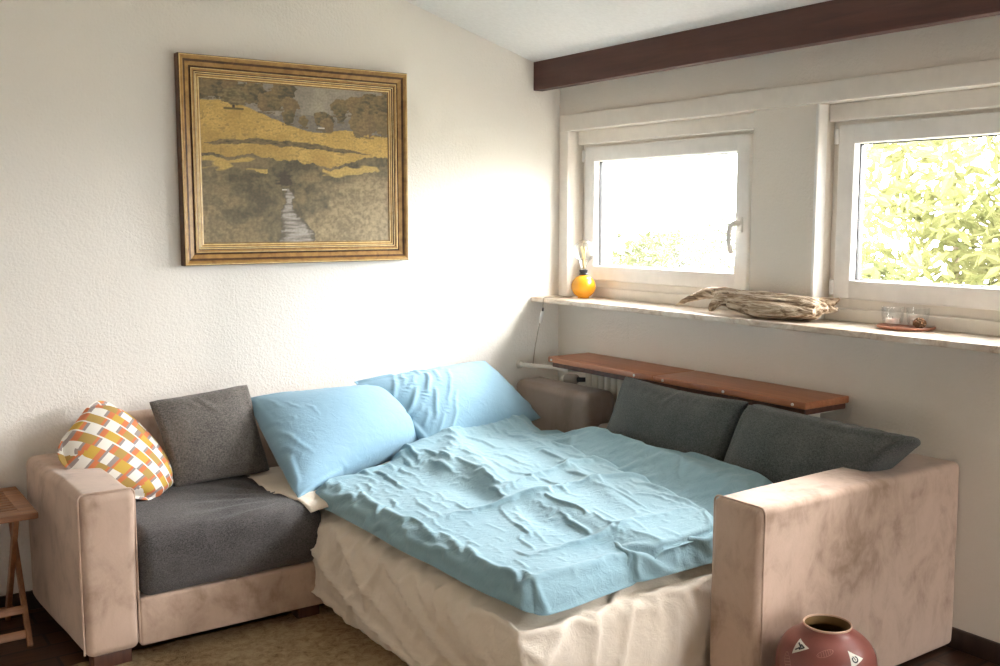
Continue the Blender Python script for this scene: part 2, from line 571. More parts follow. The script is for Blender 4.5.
# ------------------------------------------------------------------ room shell
X0, Y0 = -1.9, -3.1
def ceil_z(x): return 2.346 - .289 * (x - 3.205)
mb = MB(); mb.add([(X0 - .1, Y0 - .1, -.1), (WX + .3, Y0 - .1, -.1), (WX + .3, WY + .1, -.1), (X0 - .1, WY + .1, -.1),
        (X0 - .1, Y0 - .1, 0), (WX + .3, Y0 - .1, 0), (WX + .3, WY + .1, 0), (X0 - .1, WY + .1, 0)],
       [(0, 3, 2, 1), (4, 5, 6, 7), (0, 1, 5, 4), (1, 2, 6, 5), (2, 3, 7, 6), (3, 0, 4, 7)])
struct(mb.build('floor', M['floor'], smooth=False), 'dark brown wooden floor around the rug', 'floor')

def prism(mb, poly, axis, lo, hi):
    """poly in the two other axes, extruded along axis"""
    o = [a for a in range(3) if a != axis]
    vs = []
    for t in (lo, hi):
        for p in poly:
            q = [0, 0, 0]; q[axis] = t; q[o[0]] = p[0]; q[o[1]] = p[1]; vs.append(q)
    n = len(poly)
    fs = [tuple(range(n)), tuple(range(2 * n - 1, n - 1, -1))] + [(i, (i + 1) % n, n + (i + 1) % n, n + i) for i in range(n)]
    mb.add(vs, fs)

mb = MB(); prism(mb, [(X0 - .1, 0), (WX + .3, 0), (WX + .3, ceil_z(WX + .3) + .02), (X0 - .1, ceil_z(X0 - .1) + .02)], 1, WY, WY + .12)
struct(mb.build('wall_left', M['wall'], smooth=False), 'white textured wall behind the painting', 'wall')
mb = MB(); prism(mb, [(X0 - .1, ceil_z(X0 - .1)), (WX + .45, ceil_z(WX + .45)), (WX + .45, ceil_z(WX + .45) + .12), (X0 - .1, ceil_z(X0 - .1) + .12)], 1, Y0 - .1, WY + .12)
struct(mb.build('ceiling', M['ceiling'], smooth=False), 'pale sloping ceiling above the dark beam', 'ceiling')
mb = MB(); box(mb, (X0 - .12, Y0 - .1, 0), (X0, WY + .1, ceil_z(X0)), .002)
struct(mb.build('wall_far_left', M['wall'], smooth=False), 'white textured wall opposite the windows', 'wall')

ZS = 1.138                       # top of the window sill
OPEN = [(2.94, 4.171), (1.369, 2.602), (-.202, 1.03), (-1.773, -.541)]
mb = MB()
box(mb, (WX, Y0, 0), (WX + .3, WY, 1.112), .001)
box(mb, (WX, Y0, 2.0), (WX + .3, WY, ceil_z(WX + .3) + .02), .001)
ys = [Y0] + [v for o in reversed(OPEN) for v in o] + [WY]
for a, b in zip(ys[::2], ys[1::2]):
    box(mb, (WX, a, 1.112), (WX + .3, b, 2.0), .001)
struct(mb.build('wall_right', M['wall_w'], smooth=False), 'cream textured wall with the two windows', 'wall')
# back wall; its glazed door is unseen and added to let in fill light
DX0, DX1, DZ = 2.5, 3.15, 2.12
mb = MB()
box(mb, (X0, Y0 - .12, 0), (DX0, Y0, ceil_z(X0)), .001); box(mb, (DX1, Y0 - .12, 0), (WX, Y0, ceil_z(DX1)), .001)
prism(mb, [(DX0, DZ), (DX1, DZ), (DX1, ceil_z(DX1) + .02), (DX0, ceil_z(DX0) + .02)], 1, Y0 - .12, Y0)
struct(mb.build('wall_back', M['wall'], smooth=False), 'white wall with the added fill-light door', 'wall')
d = struct(empty('fill_door_1', ((DX0 + DX1) / 2, Y0 - .06, 0), None, None), 'unseen glazed white door added for fill light', 'door')
c = Vector(d.location)
mb = MB()
xm = (DX0 + DX1) / 2
for a, b in ((DX0, DX0 + .09), (DX1 - .09, DX1)): box(mb, (a - c.x, -.04, 0), (b - c.x, .04, DZ), .005)
for a, b in ((0, .1), (DZ - .09, DZ)): box(mb, (DX0 - c.x, -.038, a), (DX1 - c.x, .038, b), .005)
mb.build('frame', M['upvc'], d)
mb = MB(); box(mb, (DX0 + .08 - c.x, -.006, .08), (DX1 - .08 - c.x, .006, DZ - .08), .001); mb.build('pane', M['pane'], d)

# trim on the window wall
mb = MB(); box(mb, (WX - .014, Y0, 2.0), (WX + .02, 4.238, 2.083), .004)
struct(mb.build('trim_1', M['trim'], smooth=True), 'cream board running above both windows', 'trim')
mb = MB(); box(mb, (WX - .013, 4.172, ZS), (WX + .11, 4.236, 2.0), .004)
struct(mb.build('trim_2', M['trim']), 'narrow cream post between corner and first window', 'trim')
for k, (a, b) in enumerate(OPEN[1:]):
    mb = MB(); box(mb, (WX - .008, b - .001, ZS), (WX + .05, b + .016, 2.0), .006)
    struct(mb.build(f'trim_{k + 3}', M['upvc']), 'white edge strip on the pillar side beside the second window' if k == 0 else 'white edge strip on a wall pillar', 'trim')
mb = MB(); box(mb, (3.203, Y0, 2.203), (3.262, WY - .001, 2.348), .004)
struct(mb.build('trim_6', M['beam']), 'dark brown wooden beam under the ceiling', 'beam')
mb = MB(); box(mb, (3.19, Y0, 1.112), (WX + .115, WY - .002, ZS), .006)
struct(mb.build('trim_7', M['marble']), 'beige marble window sill under both windows', 'sill')
# baseboards
mb = MB(); box(mb, (WX - .018, Y0, 0), (WX - .0005, WY, .075), .004); struct(mb.build('baseboard_right', M['base']), 'dark brown baseboard along the window wall', 'baseboard')
mb = MB(); box(mb, (X0, WY - .018, 0), (WX - .02, WY - .0005, .075), .004); struct(mb.build('baseboard_left', M['base']), 'dark brown baseboard along the painting wall', 'baseboard')

def ring(mb, y0, y1, z0, z1, x0, x1, w, b=.006, wb=None):
    """rectangular frame in the window plane"""
    wb = wb or w
    box(mb, (x0, y0, z0), (x1, y0 + w, z1), b); box(mb, (x0, y1 - w, z0), (x1, y1, z1), b)
    box(mb, (x0 + .0004, y0 + w * .5, z0), (x1 - .0004, y1 - w * .5, z0 + wb), b); box(mb, (x0 + .0004, y0 + w * .5, z1 - w), (x1 - .0004, y1 - w * .5, z1), b)

def window(i, y0, y1, label):
    w = struct(empty(f'window_{i}', (WX + .11, (y0 + y1) / 2, ZS), None, None), label, 'window')
    o = Vector(w.location)
    def L(mb): mb.v = [(p[0] - o.x, p[1] - o.y, p[2] - o.z) for p in mb.v]; return mb
    xf = WX + .092
    s0, s1 = y0 + .08, y1 - .036            # sash, a little closer to the hinge side
    mb = MB(); ring(mb, y0, y1, ZS - .02, 2.01, xf, xf + .07, .10, .005, .112)
    box(mb, (xf - .026, y0 + .002, ZS), (xf + .03, y1 - .002, ZS + .052), .005)      # ledge strip under the sash
    box(mb, (xf - .04, y0 + .002, 1.93), (xf + .03, y1 - .002, 1.999), .006)        # shutter box above
    L(mb).build('frame', M['upvc_warm'], w)
    sh = MB(); ring(sh, s0, s1, 1.228, 1.916, WX + .072, WX + .135, .076, .007)
    sash = L(sh).build('sash', M['upvc'], w)
    g = MB(); ring(g, s0 + .073, s1 - .073, 1.301, 1.843, WX + .108, WX + .13, .007, .001)
    L(g).build('gasket', M['gasket'], w)
    p = MB(); box(p, (WX + .117, s0 + .06, 1.29), (WX + .123, s1 - .06, 1.855), .0005)
    L(p).build('pane', M['pane'], w)
    # handle on the stile
    hy = s0 + .04; hx = WX + .072
    h = MB(); box(h, (hx - .012, hy - .015, 1.485), (hx + .002, hy + .015, 1.555), .006)
    tube(h, [(hx - .005, hy, 1.525), (hx - .045, hy, 1.528), (hx - .056, hy + .008, 1.518), (hx - .058, hy + .016, 1.49), (hx - .056, hy + .018, 1.44), (hx - .052, hy + .012, 1.405), (hx - .048, hy + .006, 1.392)],
         [.012, .012, .012, .0115, .011, .0105, .008], 10)
    L(h).build('handle', M['upvc'], w)
    for z in (1.262, 1.86):
        k = MB(); lathe(k, [(.003, 0), (.009, .003), (.009, .06), (.003, .063)], (WX + .068, s1 + .006, z - .02), 12); L(k).build('hinge', M['upvc'], w)
    # portal that guides sampling of daylight through the opening
    ld = bpy.data.lights.new(f'daylight_portal_{i}', 'AREA'); ld.shape = 'RECTANGLE'; ld.size = .62; ld.size_y = y1 - y0 - .1
    ld.cycles.is_portal = True
    lo = bpy.data.objects.new(ld.name, ld); COL.objects.link(lo)
    lo.matrix_world = Matrix(((0, 0, 1, WX + .19), (0, 1, 0, (y0 + y1) / 2), (-1, 0, 0, 1.57), (0, 0, 0, 1)))
    return w
for i, (a, b) in enumerate(OPEN):
    window(i + 1, a, b, ['white tilt window beside the corner with bulb lamp', 'white window beyond the pillar with dense foliage behind it', 'third white window farther along the wall', 'fourth white window at the end of the wall'][i])
ld = bpy.data.lights.new('daylight_portal_door', 'AREA'); ld.shape = 'RECTANGLE'; ld.size = DX1 - DX0; ld.size_y = DZ; ld.cycles.is_portal = True
lo = bpy.data.objects.new(ld.name, ld); COL.objects.link(lo)
lo.matrix_world = Matrix(((1, 0, 0, xm), (0, 0, -1, Y0 - .13), (0, 1, 0, DZ / 2), (0, 0, 0, 1)))

# ------------------------------------------------------------------ daylight
w = bpy.data.worlds.new('sky'); SC.world = w; w.use_nodes = True
n, l = w.node_tree.nodes, w.node_tree.links
bg = n['Background']
tc = n.new('ShaderNodeTexCoord'); sp = n.new('ShaderNodeSeparateXYZ'); l.new(tc.outputs['Generated'], sp.inputs[0])
skyc = ramp(n, l, math_node(n, l, 'MULTIPLY_ADD', sp.outputs[2], .5, .5), [(.45, (.18, .175, .15)), (.505, (.55, .55, .54)), (.70, (.90, .93, .96)), (.85, (1, 1, 1)), (1, (.95, .98, 1))])
l.new(skyc, bg.inputs['Color']); bg.inputs['Strength'].default_value = SKY
def sun(name, direction, energy, angle, color):
    ld = bpy.data.lights.new(name, 'SUN'); ld.energy = energy; ld.angle = math.radians(angle); ld.color = color
    lo = bpy.data.objects.new(name, ld); COL.objects.link(lo)
    lo.rotation_euler = Vector(direction).to_track_quat('-Z', 'Y').to_euler()
    lo.location = (8, -4, 8)
sun('hazy_sun', SUN_DIR, SUN_E, SUN_ANGLE, (1, .96, .90))

# ------------------------------------------------------------------ sofa
sofa = empty('corner_sofa', (1.9, 4.0, 0), 'beige suede corner sofa with charcoal seat, folded out as a bed', 'sofa')
SO = Vector(sofa.location)
def soft(name, lo, hi, r, mat, parent, origin, sub=.05, amp=.004, freq=4., seed=0, n=4, fn=None):
    lo, hi = Vector(lo), Vector(hi)
    vs, fs = rbox_geo((lo + hi) / 2, hi - lo, r, n, sub)
    out = []
    cen = (lo + hi) / 2
    for p in vs:
        q = Vector(p)
        if fn: q = fn(q)
        dn = noise.noise_vector(Vector(p) * freq + Vector((seed, seed * 2.1, 0))) * amp
        out.append(q + dn - origin)
    mb = MB(); mb.add(out, fs)
    return mb.build(name, mat, parent, angle=None)

def arm_left(q):
    q = Vector(q)
    if q.x < .83: q.x -= .034 * smoothstep(3.49, 4.2, q.y)
    return q
al = soft('armrest', (.738, 3.49, .055), (.922, 4.235, .628), .032, M['suede'], sofa, SO, .05, .006, 5, 3, fn=arm_left); al['label'] = 'lower beige suede armrest beside the slatted table'
def arm_r(q):
    t = smoothstep(3.2, 3.34, q.x)
    q = Vector(q); 
    if q.z > .4: q.z -= .004 * t
    return q
ar = soft('armrest', (2.303, 1.936, .010), (3.374, 2.135, .692), .024, M['suede'], sofa, SO, .05, .005, 4, 9, fn=arm_r); ar['label'] = 'tall beige suede armrest behind the vase'
# seams on the armrests
def seam(path, parent, mat=M['suede_d'], rad=.0022):
    mb = MB(); tube(mb, [Vector(p) - SO for p in path], rad, 6); mb.build('seam', mat, parent)

def rim_path(x, y0, y1, z0, z1, r=.02):
    pts = [(x, y0, z0)]
    pts += [(x, y0 + r - r * math.cos(t), z1 - r + r * math.sin(t)) for t in np.linspace(0, PI / 2, 5)]
    pts += [(x, y1 - r + r * math.sin(t), z1 - r + r * math.cos(t)) for t in np.linspace(0, PI / 2, 5)]
    return pts + [(x, y1, z0)]
seam(rim_path(2.322, 1.936, 2.1355, .02, .6925), ar, M['suede'], .0035)
seam([(p[1], 3.505, p[2]) for p in rim_path(0, .737, .9225, .07, .629)], al, M['suede'], .0035)

def seat_fn(q):
    q = Vector(q)
    if q.z > .33:
        f = smoothstep(3.47, 3.62, q.y)
        q.z += -.012 * (1 - f) + .010 * math.sin((q.x - .9) * 4.2)
        # strain folds fanning out where the seat meets the bed
        u = (q.x - 1.62); v = (q.y - 3.62)
        d = math.hypot(u, v)
        g = math.exp(-((d - .28) / .14) ** 2)
        q.z += .007 * g * math.sin(math.atan2(v, u) * 22)
    if q.y < 3.52 and .25 < q.z < .44:
        q.y -= .012 * math.sin((q.z - .24) / .2 * PI)
    return q
soft('seat_cushion', (.926, 3.485, .228), (1.625, 4.115, .462), .05, M['seat'], sofa, SO, .018, .004, 7, 5, fn=seat_fn)
soft('base_panel', (.924, 3.502, .055), (1.64, 4.12, .228), .012, M['suede'], sofa, SO, .08, .003, 4, 2)
br = soft('backrest', (.925, 4.172, .06), (2.2, 4.245, .762), .03, M['suede'], sofa, SO, .06, .004, 5, 6); br['label'] = 'beige backrest behind the cushions'
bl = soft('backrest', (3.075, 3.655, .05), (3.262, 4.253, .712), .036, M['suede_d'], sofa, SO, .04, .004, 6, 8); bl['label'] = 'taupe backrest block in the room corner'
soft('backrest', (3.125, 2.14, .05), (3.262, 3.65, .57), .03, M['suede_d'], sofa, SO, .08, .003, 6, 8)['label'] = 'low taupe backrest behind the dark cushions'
for x, y in ((.83, 3.545), (.83, 4.16), (1.57, 3.56), ):
    mb = MB(); h = .058
    vs, fs = rbox_geo((x - SO.x, y - SO.y, h / 2), (.13 if x < 1 else .09, .07, h), .006, 2, None); mb.add(vs, fs)
    mb.build('foot', M['footwood'], sofa)

# ------------------------------------------------------------------ bed sheet on the fold-out bed
sheet = None
BX0, BX1, BY0, BY1, BZ = 1.625, 3.20, 2.19, 4.10, .435
def ridged(p, seed):
    return 1 - 2 * abs(noise.noise(p + Vector((seed, 0, seed))))
def sheet_mesh():
    lo, hi = Vector((BX0, BY0, .025)), Vector((BX1, BY1, BZ))
    vs, fs = rbox_geo((lo + hi) / 2, hi - lo, .075, 5, .0135)
    out = []
    for p in vs:
        q = Vector(p)
        side_l = 1 - smoothstep(BX0 + .02, BX0 + .12, q.x)
        side_f = 1 - smoothstep(BY0 + .02, BY0 + .12, q.y)
        topw = smoothstep(BZ - .05, BZ - .005, q.z)
        d = Vector((0, 0, 0))
        hgt = max(0, (BZ - q.z))
        # loose drape: bulges in the middle of the side, tucks in near the floor
        bul = .05 * math.sin(min(1, hgt / .40) * PI) - .01
        # rounder corner
        if side_l > 0:
            # diagonal drape folds running from the upper corner down along the side
            s = (q.y - BY0); t = hgt
            fold = ridged(Vector((s * 2.2 + t * 2.6, s * 5.5 - t * 5.5, 0)) * 1.15, 3.3)
            fine = ridged(Vector((s * 7 + t * 6, s * 14 - t * 13, 1)), 7.7)
            w = smoothstep(0, .1, t)
            d.x -= side_l * (bul * (.5 + .5 * smoothstep(0, .9, s)) + w * (.004 * fold + .002 * fine))
            s2 = q.y - BY0 + .12; ang = math.atan2(q.z + .05, s2); rd = math.hypot(q.z, s2)
            fan = max(0, ridged(Vector((ang * 7.5, rd * 1.3, 4)), 2.2)) ** 2
            fan2 = max(0, ridged(Vector((ang * 15, rd * 2.2, 8)), 6.2)) ** 2
            d.x -= side_l * w * min(1, rd * 2.5) * (.020 * fan + .009 * fan2)
            d.x += side_l * .10 * smoothstep(.5, 0, s) * smoothstep(.12, .42, t)
        if side_f > 0:
            s = (q.x - BX0); t = hgt
            fold = ridged(Vector((s * 6.5 - t * 1.5, t * 3.0 + s * 1.5, 2)), 5.1)
            fine = ridged(Vector((s * 14 - t * 5, t * 8 + s * 3, 3)), 9.4)
            w = smoothstep(0, .08, t)
            d.y -= side_f * (bul * .8 + w * (.004 * fold + .002 * fine))
            fan = max(0, ridged(Vector((s * 8 + t * 2.5, t * 2.2 - s, 12)), 2.9)) ** 2
            d.y -= side_f * w * .014 * fan
            d.y += side_f * .05 * smoothstep(.3, 0, s) * smoothstep(.1, .4, t)
        if topw > 0:
            f1 = ridged(Vector((q.x * 5 + q.y * 3, q.y * 9 - q.x * 6, 4)), 1.2)
            f2 = ridged(Vector((q.x * 12 + q.y * 9, q.y * 22 - q.x * 12, 5)), 4.2)
            d.z += topw * (.006 * f1 + .0035 * f2) - topw * .004
            # falls away gently to the front edge
            d.z -= .022 * topw * smoothstep(BY0 + .30, BY0, q.y)
            d.z -= .018 * topw * smoothstep(BX0 + .22, BX0, q.x)
        out.append(q + d)
    A = np.array([tuple(p) for p in out])
    pin = np.clip((A[:, 0] - 2.6) / .3, 0, 1); pin = np.maximum(pin, np.clip((A[:, 1] - 3.5) / .2, 0, 1) * (A[:, 0] > 1.75)); pin = np.maximum(pin, A[:, 2] < .03)
    vis = np.array([(p[0] < 1.75 or p[1] < 2.45) for p in A])
    def nf(p):
        # creases fan out from the lower corner nearest the viewer on the long side, run crosswise on top
        if p.x < BX0 + .06:
            d = Vector((0, -.80, -.60)); q = p - d * (p.dot(d) * .80); return q
        if p.z < BZ - .06:
            d = Vector((.45, 0, -.89)); return p - d * (p.dot(d) * .75)
        d = Vector((.85, -.5, 0)); return p - d * (p.dot(d) * .75)
    A2 = wrinkle(A, fs, lambda m: .03 + .05 * (m[:, 0] < BX0 + .08), steps=80, iters=6, bend=.15, adhere=.9, max_h=.026, noise_amp=.013, noise_f=9, seed=21, pin=pin, nf=nf)
    o = Vector((2.4, 3.1, .02))
    mb = MB(); mb.add([Vector(p) - o for p in A2], fs)
    return mb.build('bed_sheet', M['sheet'], None, angle=None, loc=o)
sheet = tag(sheet_mesh(), 'creased cream fitted sheet stretched over the fold-out bed', 'bed sheet')
# loose rim of the sheet lying over the end of the charcoal seat
V = []; FF = []
NX, NY = 12, 60
for j in range(NY + 1):
    for i in range(NX + 1):
        u = i / NX; v = j / NY
        y = 3.47 + .60 * v
        x0 = 1.560 - .055 * math.sin(v * 2.6) + .008 * math.sin(v * 11)
        x = x0 + (1.72 - x0) * u
        z = .468 + .010 * math.sin(u * PI) + .006 * noise.noise(Vector((u * 3, v * 11, 2))) + .005 * math.sin(v * 26 + 2 * u) * (1 - u)
        z += .010 * math.sin((min(x, 1.63) - .9) * 4.2)
        if y < 3.56: z -= (3.56 - y) * .35
        V.append((x, y, z))
for j in range(NY):
    for i in range(NX):
        a = j * (NX + 1) + i; FF.append((a, a + 1, a + NX + 2, a + NX + 1))
rim = raw_mesh('sheet_rim', [Vector(p) - Vector(sheet.location) for p in V], FF, M['sheet']); rim.parent = sheet
md = rim.modifiers.new('Solidify', 'SOLIDIFY'); md.thickness = .003

# ------------------------------------------------------------------ cushions
def near_edge(fx, fy):
    """more spare cloth near one side / the seams"""
    return None
p1, _, _ = cushion('bed_pillow', .92, .62, .23, (1.560, 3.585, .470), (2.41, 3.975, .520), (1.560, 4.075, .790), (2.20, 4.095, .775), M['blue'], .0105, pinch=.025, full=.42, bulge=.02,
    excess=lambda m: .013 + .03 * np.clip((1.85 - m[:, 0]) / .25, 0, 1), seed=2, steps=90, bend=.3, adhere=1.2, max_h=.02, noise_amp=.004, noise_f=9, nf=lambda p: Vector((p.x * 1.3 + p.z * .9, p.y * .5, p.z * .5 - p.x * .3)))
tag(p1, 'blue pillow at the end next to the grey cushion, nearer the charcoal seat', 'pillow', 'blue pillows at the head of the bed')
p2, _, _ = cushion('bed_pillow', .84, .60, .19, (2.33, 3.84, .50), (3.035, 3.965, .555), (2.085, 4.11, .805), (2.83, 4.16, .842), M['blue'], .0105, pinch=.02, full=.45, bulge=.01,
    excess=lambda m: .012 + .08 * np.clip((2.60 - m[:, 0]) / .25, 0, 1), seed=5, steps=100, bend=.3, adhere=1.2, max_h=.04, noise_amp=.008, noise_f=7, nf=lambda p: Vector((p.x * 1.2 - p.z * .5, p.y * .5, p.z * .6)))
tag(p2, 'blue wrinkled pillow leaning in the corner beside the taupe block', 'pillow', 'blue pillows at the head of the bed')
gc, _, _ = cushion('sofa_cushion', .44, .42, .15, (1.215, 4.005, .470), (1.63, 4.03, .472), (1.148, 4.06, .822), (1.545, 4.06, .852), M['cush'], .0125, pinch=.03, full=.42,
    excess=lambda m: .008 + .045 * np.clip((m[:, 2] - .70) / .1, 0, 1), seed=7, steps=80, bend=.8, adhere=1.0, max_h=.03, noise_amp=.004, noise_f=8)
tag(gc, 'square grey woven cushion standing between checked cushion and blue pillow', 'cushion')
dc1, _, _ = cushion('back_cushion', .80, .42, .17, (2.97, 3.47, .46), (2.96, 2.70, .46), (3.045, 3.345, .845), (3.045, 2.645, .836), M['dcush'], .014, pinch=.075, full=.36, bulge=.01,
    excess=lambda m: .010 + .035 * np.clip((m[:, 2] - .72) / .08, 0, 1), seed=9, steps=80, bend=.8, adhere=1.0, max_h=.03, noise_amp=.005, noise_f=6)
tag(dc1, 'dark grey back cushion next to the taupe block, on the left of the pair', 'cushion', 'dark grey back cushions')
dc2, _, _ = cushion('back_cushion', .80, .42, .19, (2.96, 2.70, .47), (2.99, 2.10, .60), (3.045, 2.625, .838), (3.055, 1.905, .815), M['dcush'], .014, corner=.05, square=True, pinch=.015, full=.24,
    excess=lambda m: .010 + .05 * np.clip((2.35 - m[:, 1]) / .2, 0, 1), seed=12, steps=80, bend=.8, adhere=1.0, max_h=.03, noise_amp=.006, noise_f=7)
tag(dc2, 'dark grey back cushion slumping over the tall suede armrest', 'cushion', 'dark grey back cushions')
tc_, flat, Fc = cushion('throw_cushion', .42, .34, .17, (1.06, 3.87, .455), (1.255, 4.075, .50), (.735, 3.92, .665), (.985, 4.15, .865), M['check'], .0075, corner=.085, pinch=-.05, full=.45, bulge=.02,
    excess=lambda m: .008 + .06 * np.clip((.86 - m[:, 0]) / .1, 0, 1), seed=15, steps=60, bend=.5, adhere=1.0, max_h=.02, noise_amp=.003, noise_f=14)
tag(tc_, 'round-cornered cushion with ochre, orange and white checks on the low armrest', 'cushion')
ca = tc_.data.color_attributes.new('paint', 'FLOAT_COLOR', 'CORNER')
och, org_, wht, gry, brn = (.60, .38, .06), (.66, .20, .075), (.83, .79, .72), (.33, .27, .25), (.45, .29, .08)
cl = []
for f in Fc:
    x, y = flat[list(f)].mean(0)[:2]
    u = (x / .34 * .34 / .42 + .5) * 8.2; v = (y / .34 + .5) * 8.2
    ci = int(u); fr = u - ci
    t = ((v + (.5, 1.75, .9, 2.2)[ci % 4]) % 2.5) / 2.5
    if fr < .07: c_ = wht
    elif t < .34: c_ = och if ci % 2 else brn
    elif t < .48: c_ = org_
    elif t < .56: c_ = gry
    elif t < .84: c_ = wht
    elif t < .92: c_ = gry
    else: c_ = org_
    cl += [*c_, 1] * len(f)
ca.data.foreach_set('color', cl)

# ------------------------------------------------------------------ duvets
def duvet(name, quad, T, res, zfun, label, seed, edge=.10, excess=.05, wob=.015, **kw):
    BL, BR, TL, TR = [np.array(q, float) for q in quad]
    W_ = (np.linalg.norm(BR - BL) + np.linalg.norm(TR - TL)) / 2; H_ = (np.linalg.norm(TL - BL) + np.linalg.norm(TR - BR)) / 2
    def axis(L):
        k = 9
        e = [edge * (1 - math.cos(i / k * PI / 2)) for i in range(k)]
        m = int((L - 2 * edge) / res)
        return np.array(e + [edge + (L - 2 * edge) * i / m for i in range(m + 1)] + [L - x for x in reversed(e)]) / L
    UX = (BR - BL) / np.linalg.norm(BR - BL); VY_ = (TL - BL) / np.linalg.norm(TL - BL)
    A, B = axis(W_), axis(H_)
    nx, ny = len(A) - 1, len(B) - 1
    V = []; Fc = []
    for v in B:
        for u in A:
            P = (1 - u) * (1 - v) * BL + u * (1 - v) * BR + (1 - u) * v * TL + u * v * TR
            dx, dy = min(u, 1 - u) * W_, min(v, 1 - v) * H_
            ex, ey = min(1, dx / edge), min(1, dy / edge)
            qx, qy = 1 - ex, 1 - ey; mq = max(qx, qy); Lq = math.hypot(qx, qy) or 1
            r = 1 - mq
            P = P + (1 if u < .5 else -1) * UX * edge * qx * (1 - mq / Lq) + (1 if v < .5 else -1) * VY_ * edge * qy * (1 - mq / Lq)
            prof = math.sqrt(max(0, 1 - (1 - r) ** 2))
            wv = Vector((P[0] * 3, P[1] * 3, seed))
            nz = noise.noise_vector(wv) * wob * (1 - prof * .5)
            x, y = P[0] + nz.x, P[1] + nz.y
            z0, z1 = zfun(x, y)
            V.append((x, y, z0 + (T + z1) * prof))
    for j in range(ny):
        for i in range(nx):
            a_ = j * (nx + 1) + i; Fc.append((a_, a_ + 1, a_ + nx + 2, a_ + nx + 1))
    border = np.array([1. if (i in (0, nx) or j in (0, ny)) else 0. for j in range(ny + 1) for i in range(nx + 1)])
    Xw = wrinkle(np.array(V), Fc, excess, pin=border, seed=seed, **kw)
    # underside: the border closed by a flat bottom sheet
    off = len(Xw); bot = []
    idx = {}
    for j in range(ny + 1):
        for i in range(nx + 1):
            k = j * (nx + 1) + i
            if border[k]: idx[k] = k
            else:
                idx[k] = off + len(bot); z0, _ = zfun(V[k][0], V[k][1]); bot.append((V[k][0], V[k][1], z0 - .002))
    F2 = Fc + [tuple(idx[k] for k in reversed(f)) for f in Fc]
    P = np.vstack([Xw, np.array(bot)])
    org = np.array([P[:, 0].mean(), P[:, 1].mean(), P[:, 2].min()])
    o = raw_mesh(name, P - org, F2, M['blue2']); o.location = org
    md = o.modifiers.new('Subsurf', 'SUBSURF'); md.levels = 1; md.render_levels = 1
    return tag(o, label, 'duvet', 'blue duvets on the bed')
def fold(x, y, p0, p1, w, h):
    """long soft ridge between two points"""
    ax, ay = p1[0] - p0[0], p1[1] - p0[1]; L2 = ax * ax + ay * ay
    t = max(0, min(1, ((x - p0[0]) * ax + (y - p0[1]) * ay) / L2))
    d = math.hypot(x - p0[0] - ax * t, y - p0[1] - ay * t)
    return h * math.exp(-(d / w) ** 2) * math.sin(PI * (.08 + .84 * t))
def z_du2(x, y):
    z1 = .012 * noise.noise(Vector((x * 3.1, y * 2.2, 3))) + fold(x, y, (2.78, 2.5), (2.93, 3.8), .05, .018)
    z1 += .085 * smoothstep(2.62, 2.88, x) * smoothstep(2.2, 2.5, y) * smoothstep(3.78, 3.35, y)
    return .437, z1
def z_du1(x, y):
    over = smoothstep(2.04, 2.20, x + .05 * noise.noise(Vector((y * 3, 0, 0))))
    z0 = .438 + .075 * over - .02 * smoothstep(2.28, 2.16, y) * (1 - over)
    z0 += .05 * smoothstep(3.72, 4.0, y) + .02 * smoothstep(1.70, 1.6, x) * 0
    z1 = .014 * noise.noise(Vector((x * 3.0, y * 1.9, 8)))
    z1 += fold(x, y, (1.95, 2.6), (2.45, 3.9), .05, .020) + fold(x, y, (2.3, 2.45), (2.72, 3.75), .04, .018) + fold(x, y, (1.75, 2.95), (2.7, 2.80), .04, .014)
    z1 += fold(x, y, (1.8, 2.42), (2.45, 2.40), .035, .016) + fold(x, y, (2.05, 3.3), (2.50, 3.93), .05, .018) + fold(x, y, (2.1, 3.0), (2.75, 3.15), .03, .014)
    z1 -= .03 * over
    return z0, z1
if DUVET:
    du2 = duvet('duvet', [(2.04, 2.215), (2.93, 2.20), (2.20, 3.85), (3.03, 3.84)], .085, .0150, z_du2, 'blue duvet underneath, along the dark back cushions', 4, .06, excess=lambda m: .03 + .06 * np.array([max(0, .2 + 1.3 * noise.noise(Vector((q[0] * 3.5, q[1] * 3, 6.7)))) for q in m]), dirn=(1, 0, 0), dir_gain=.3, steps=90, bend=.12, adhere=1.0, max_h=.04, deep=.008, noise_amp=.010, noise_f=7, nf=lambda p: Vector((p.x * 1.3 + p.y * .5, p.y * .6 - p.x * .3, p.z)))
    du1 = duvet('duvet', [(1.64, 2.195), (2.52, 2.25), (1.62, 3.64), (2.97, 4.11)], .080, .0098, z_du1, 'crumpled blue duvet lying on top, nearer the charcoal seat', 11, .09, excess=lambda m: .028 + .05 * np.array([max(0, .15 + 1.3 * noise.noise(Vector((q[0] * 3.2, q[1] * 2.4, 2.7)))) for q in m]), dirn=(1, 0, 0), dir_gain=.4, wob=.022, steps=110, bend=.10, adhere=1.0, max_h=.04, deep=.009, noise_amp=.012, noise_f=7, nf=lambda p: Vector((p.x * 1.4 - p.y * .35, p.y * .38 + p.x * .2, p.z)))
# ------------------------------------------------------------------ painting
pic = empty('framed_painting', (1.889, WY - .004, 1.35), 'old landscape painting of meadow and stream in a gilt frame', 'painting')
PO = Vector(pic.location)
PW, PH = 1.075, .872
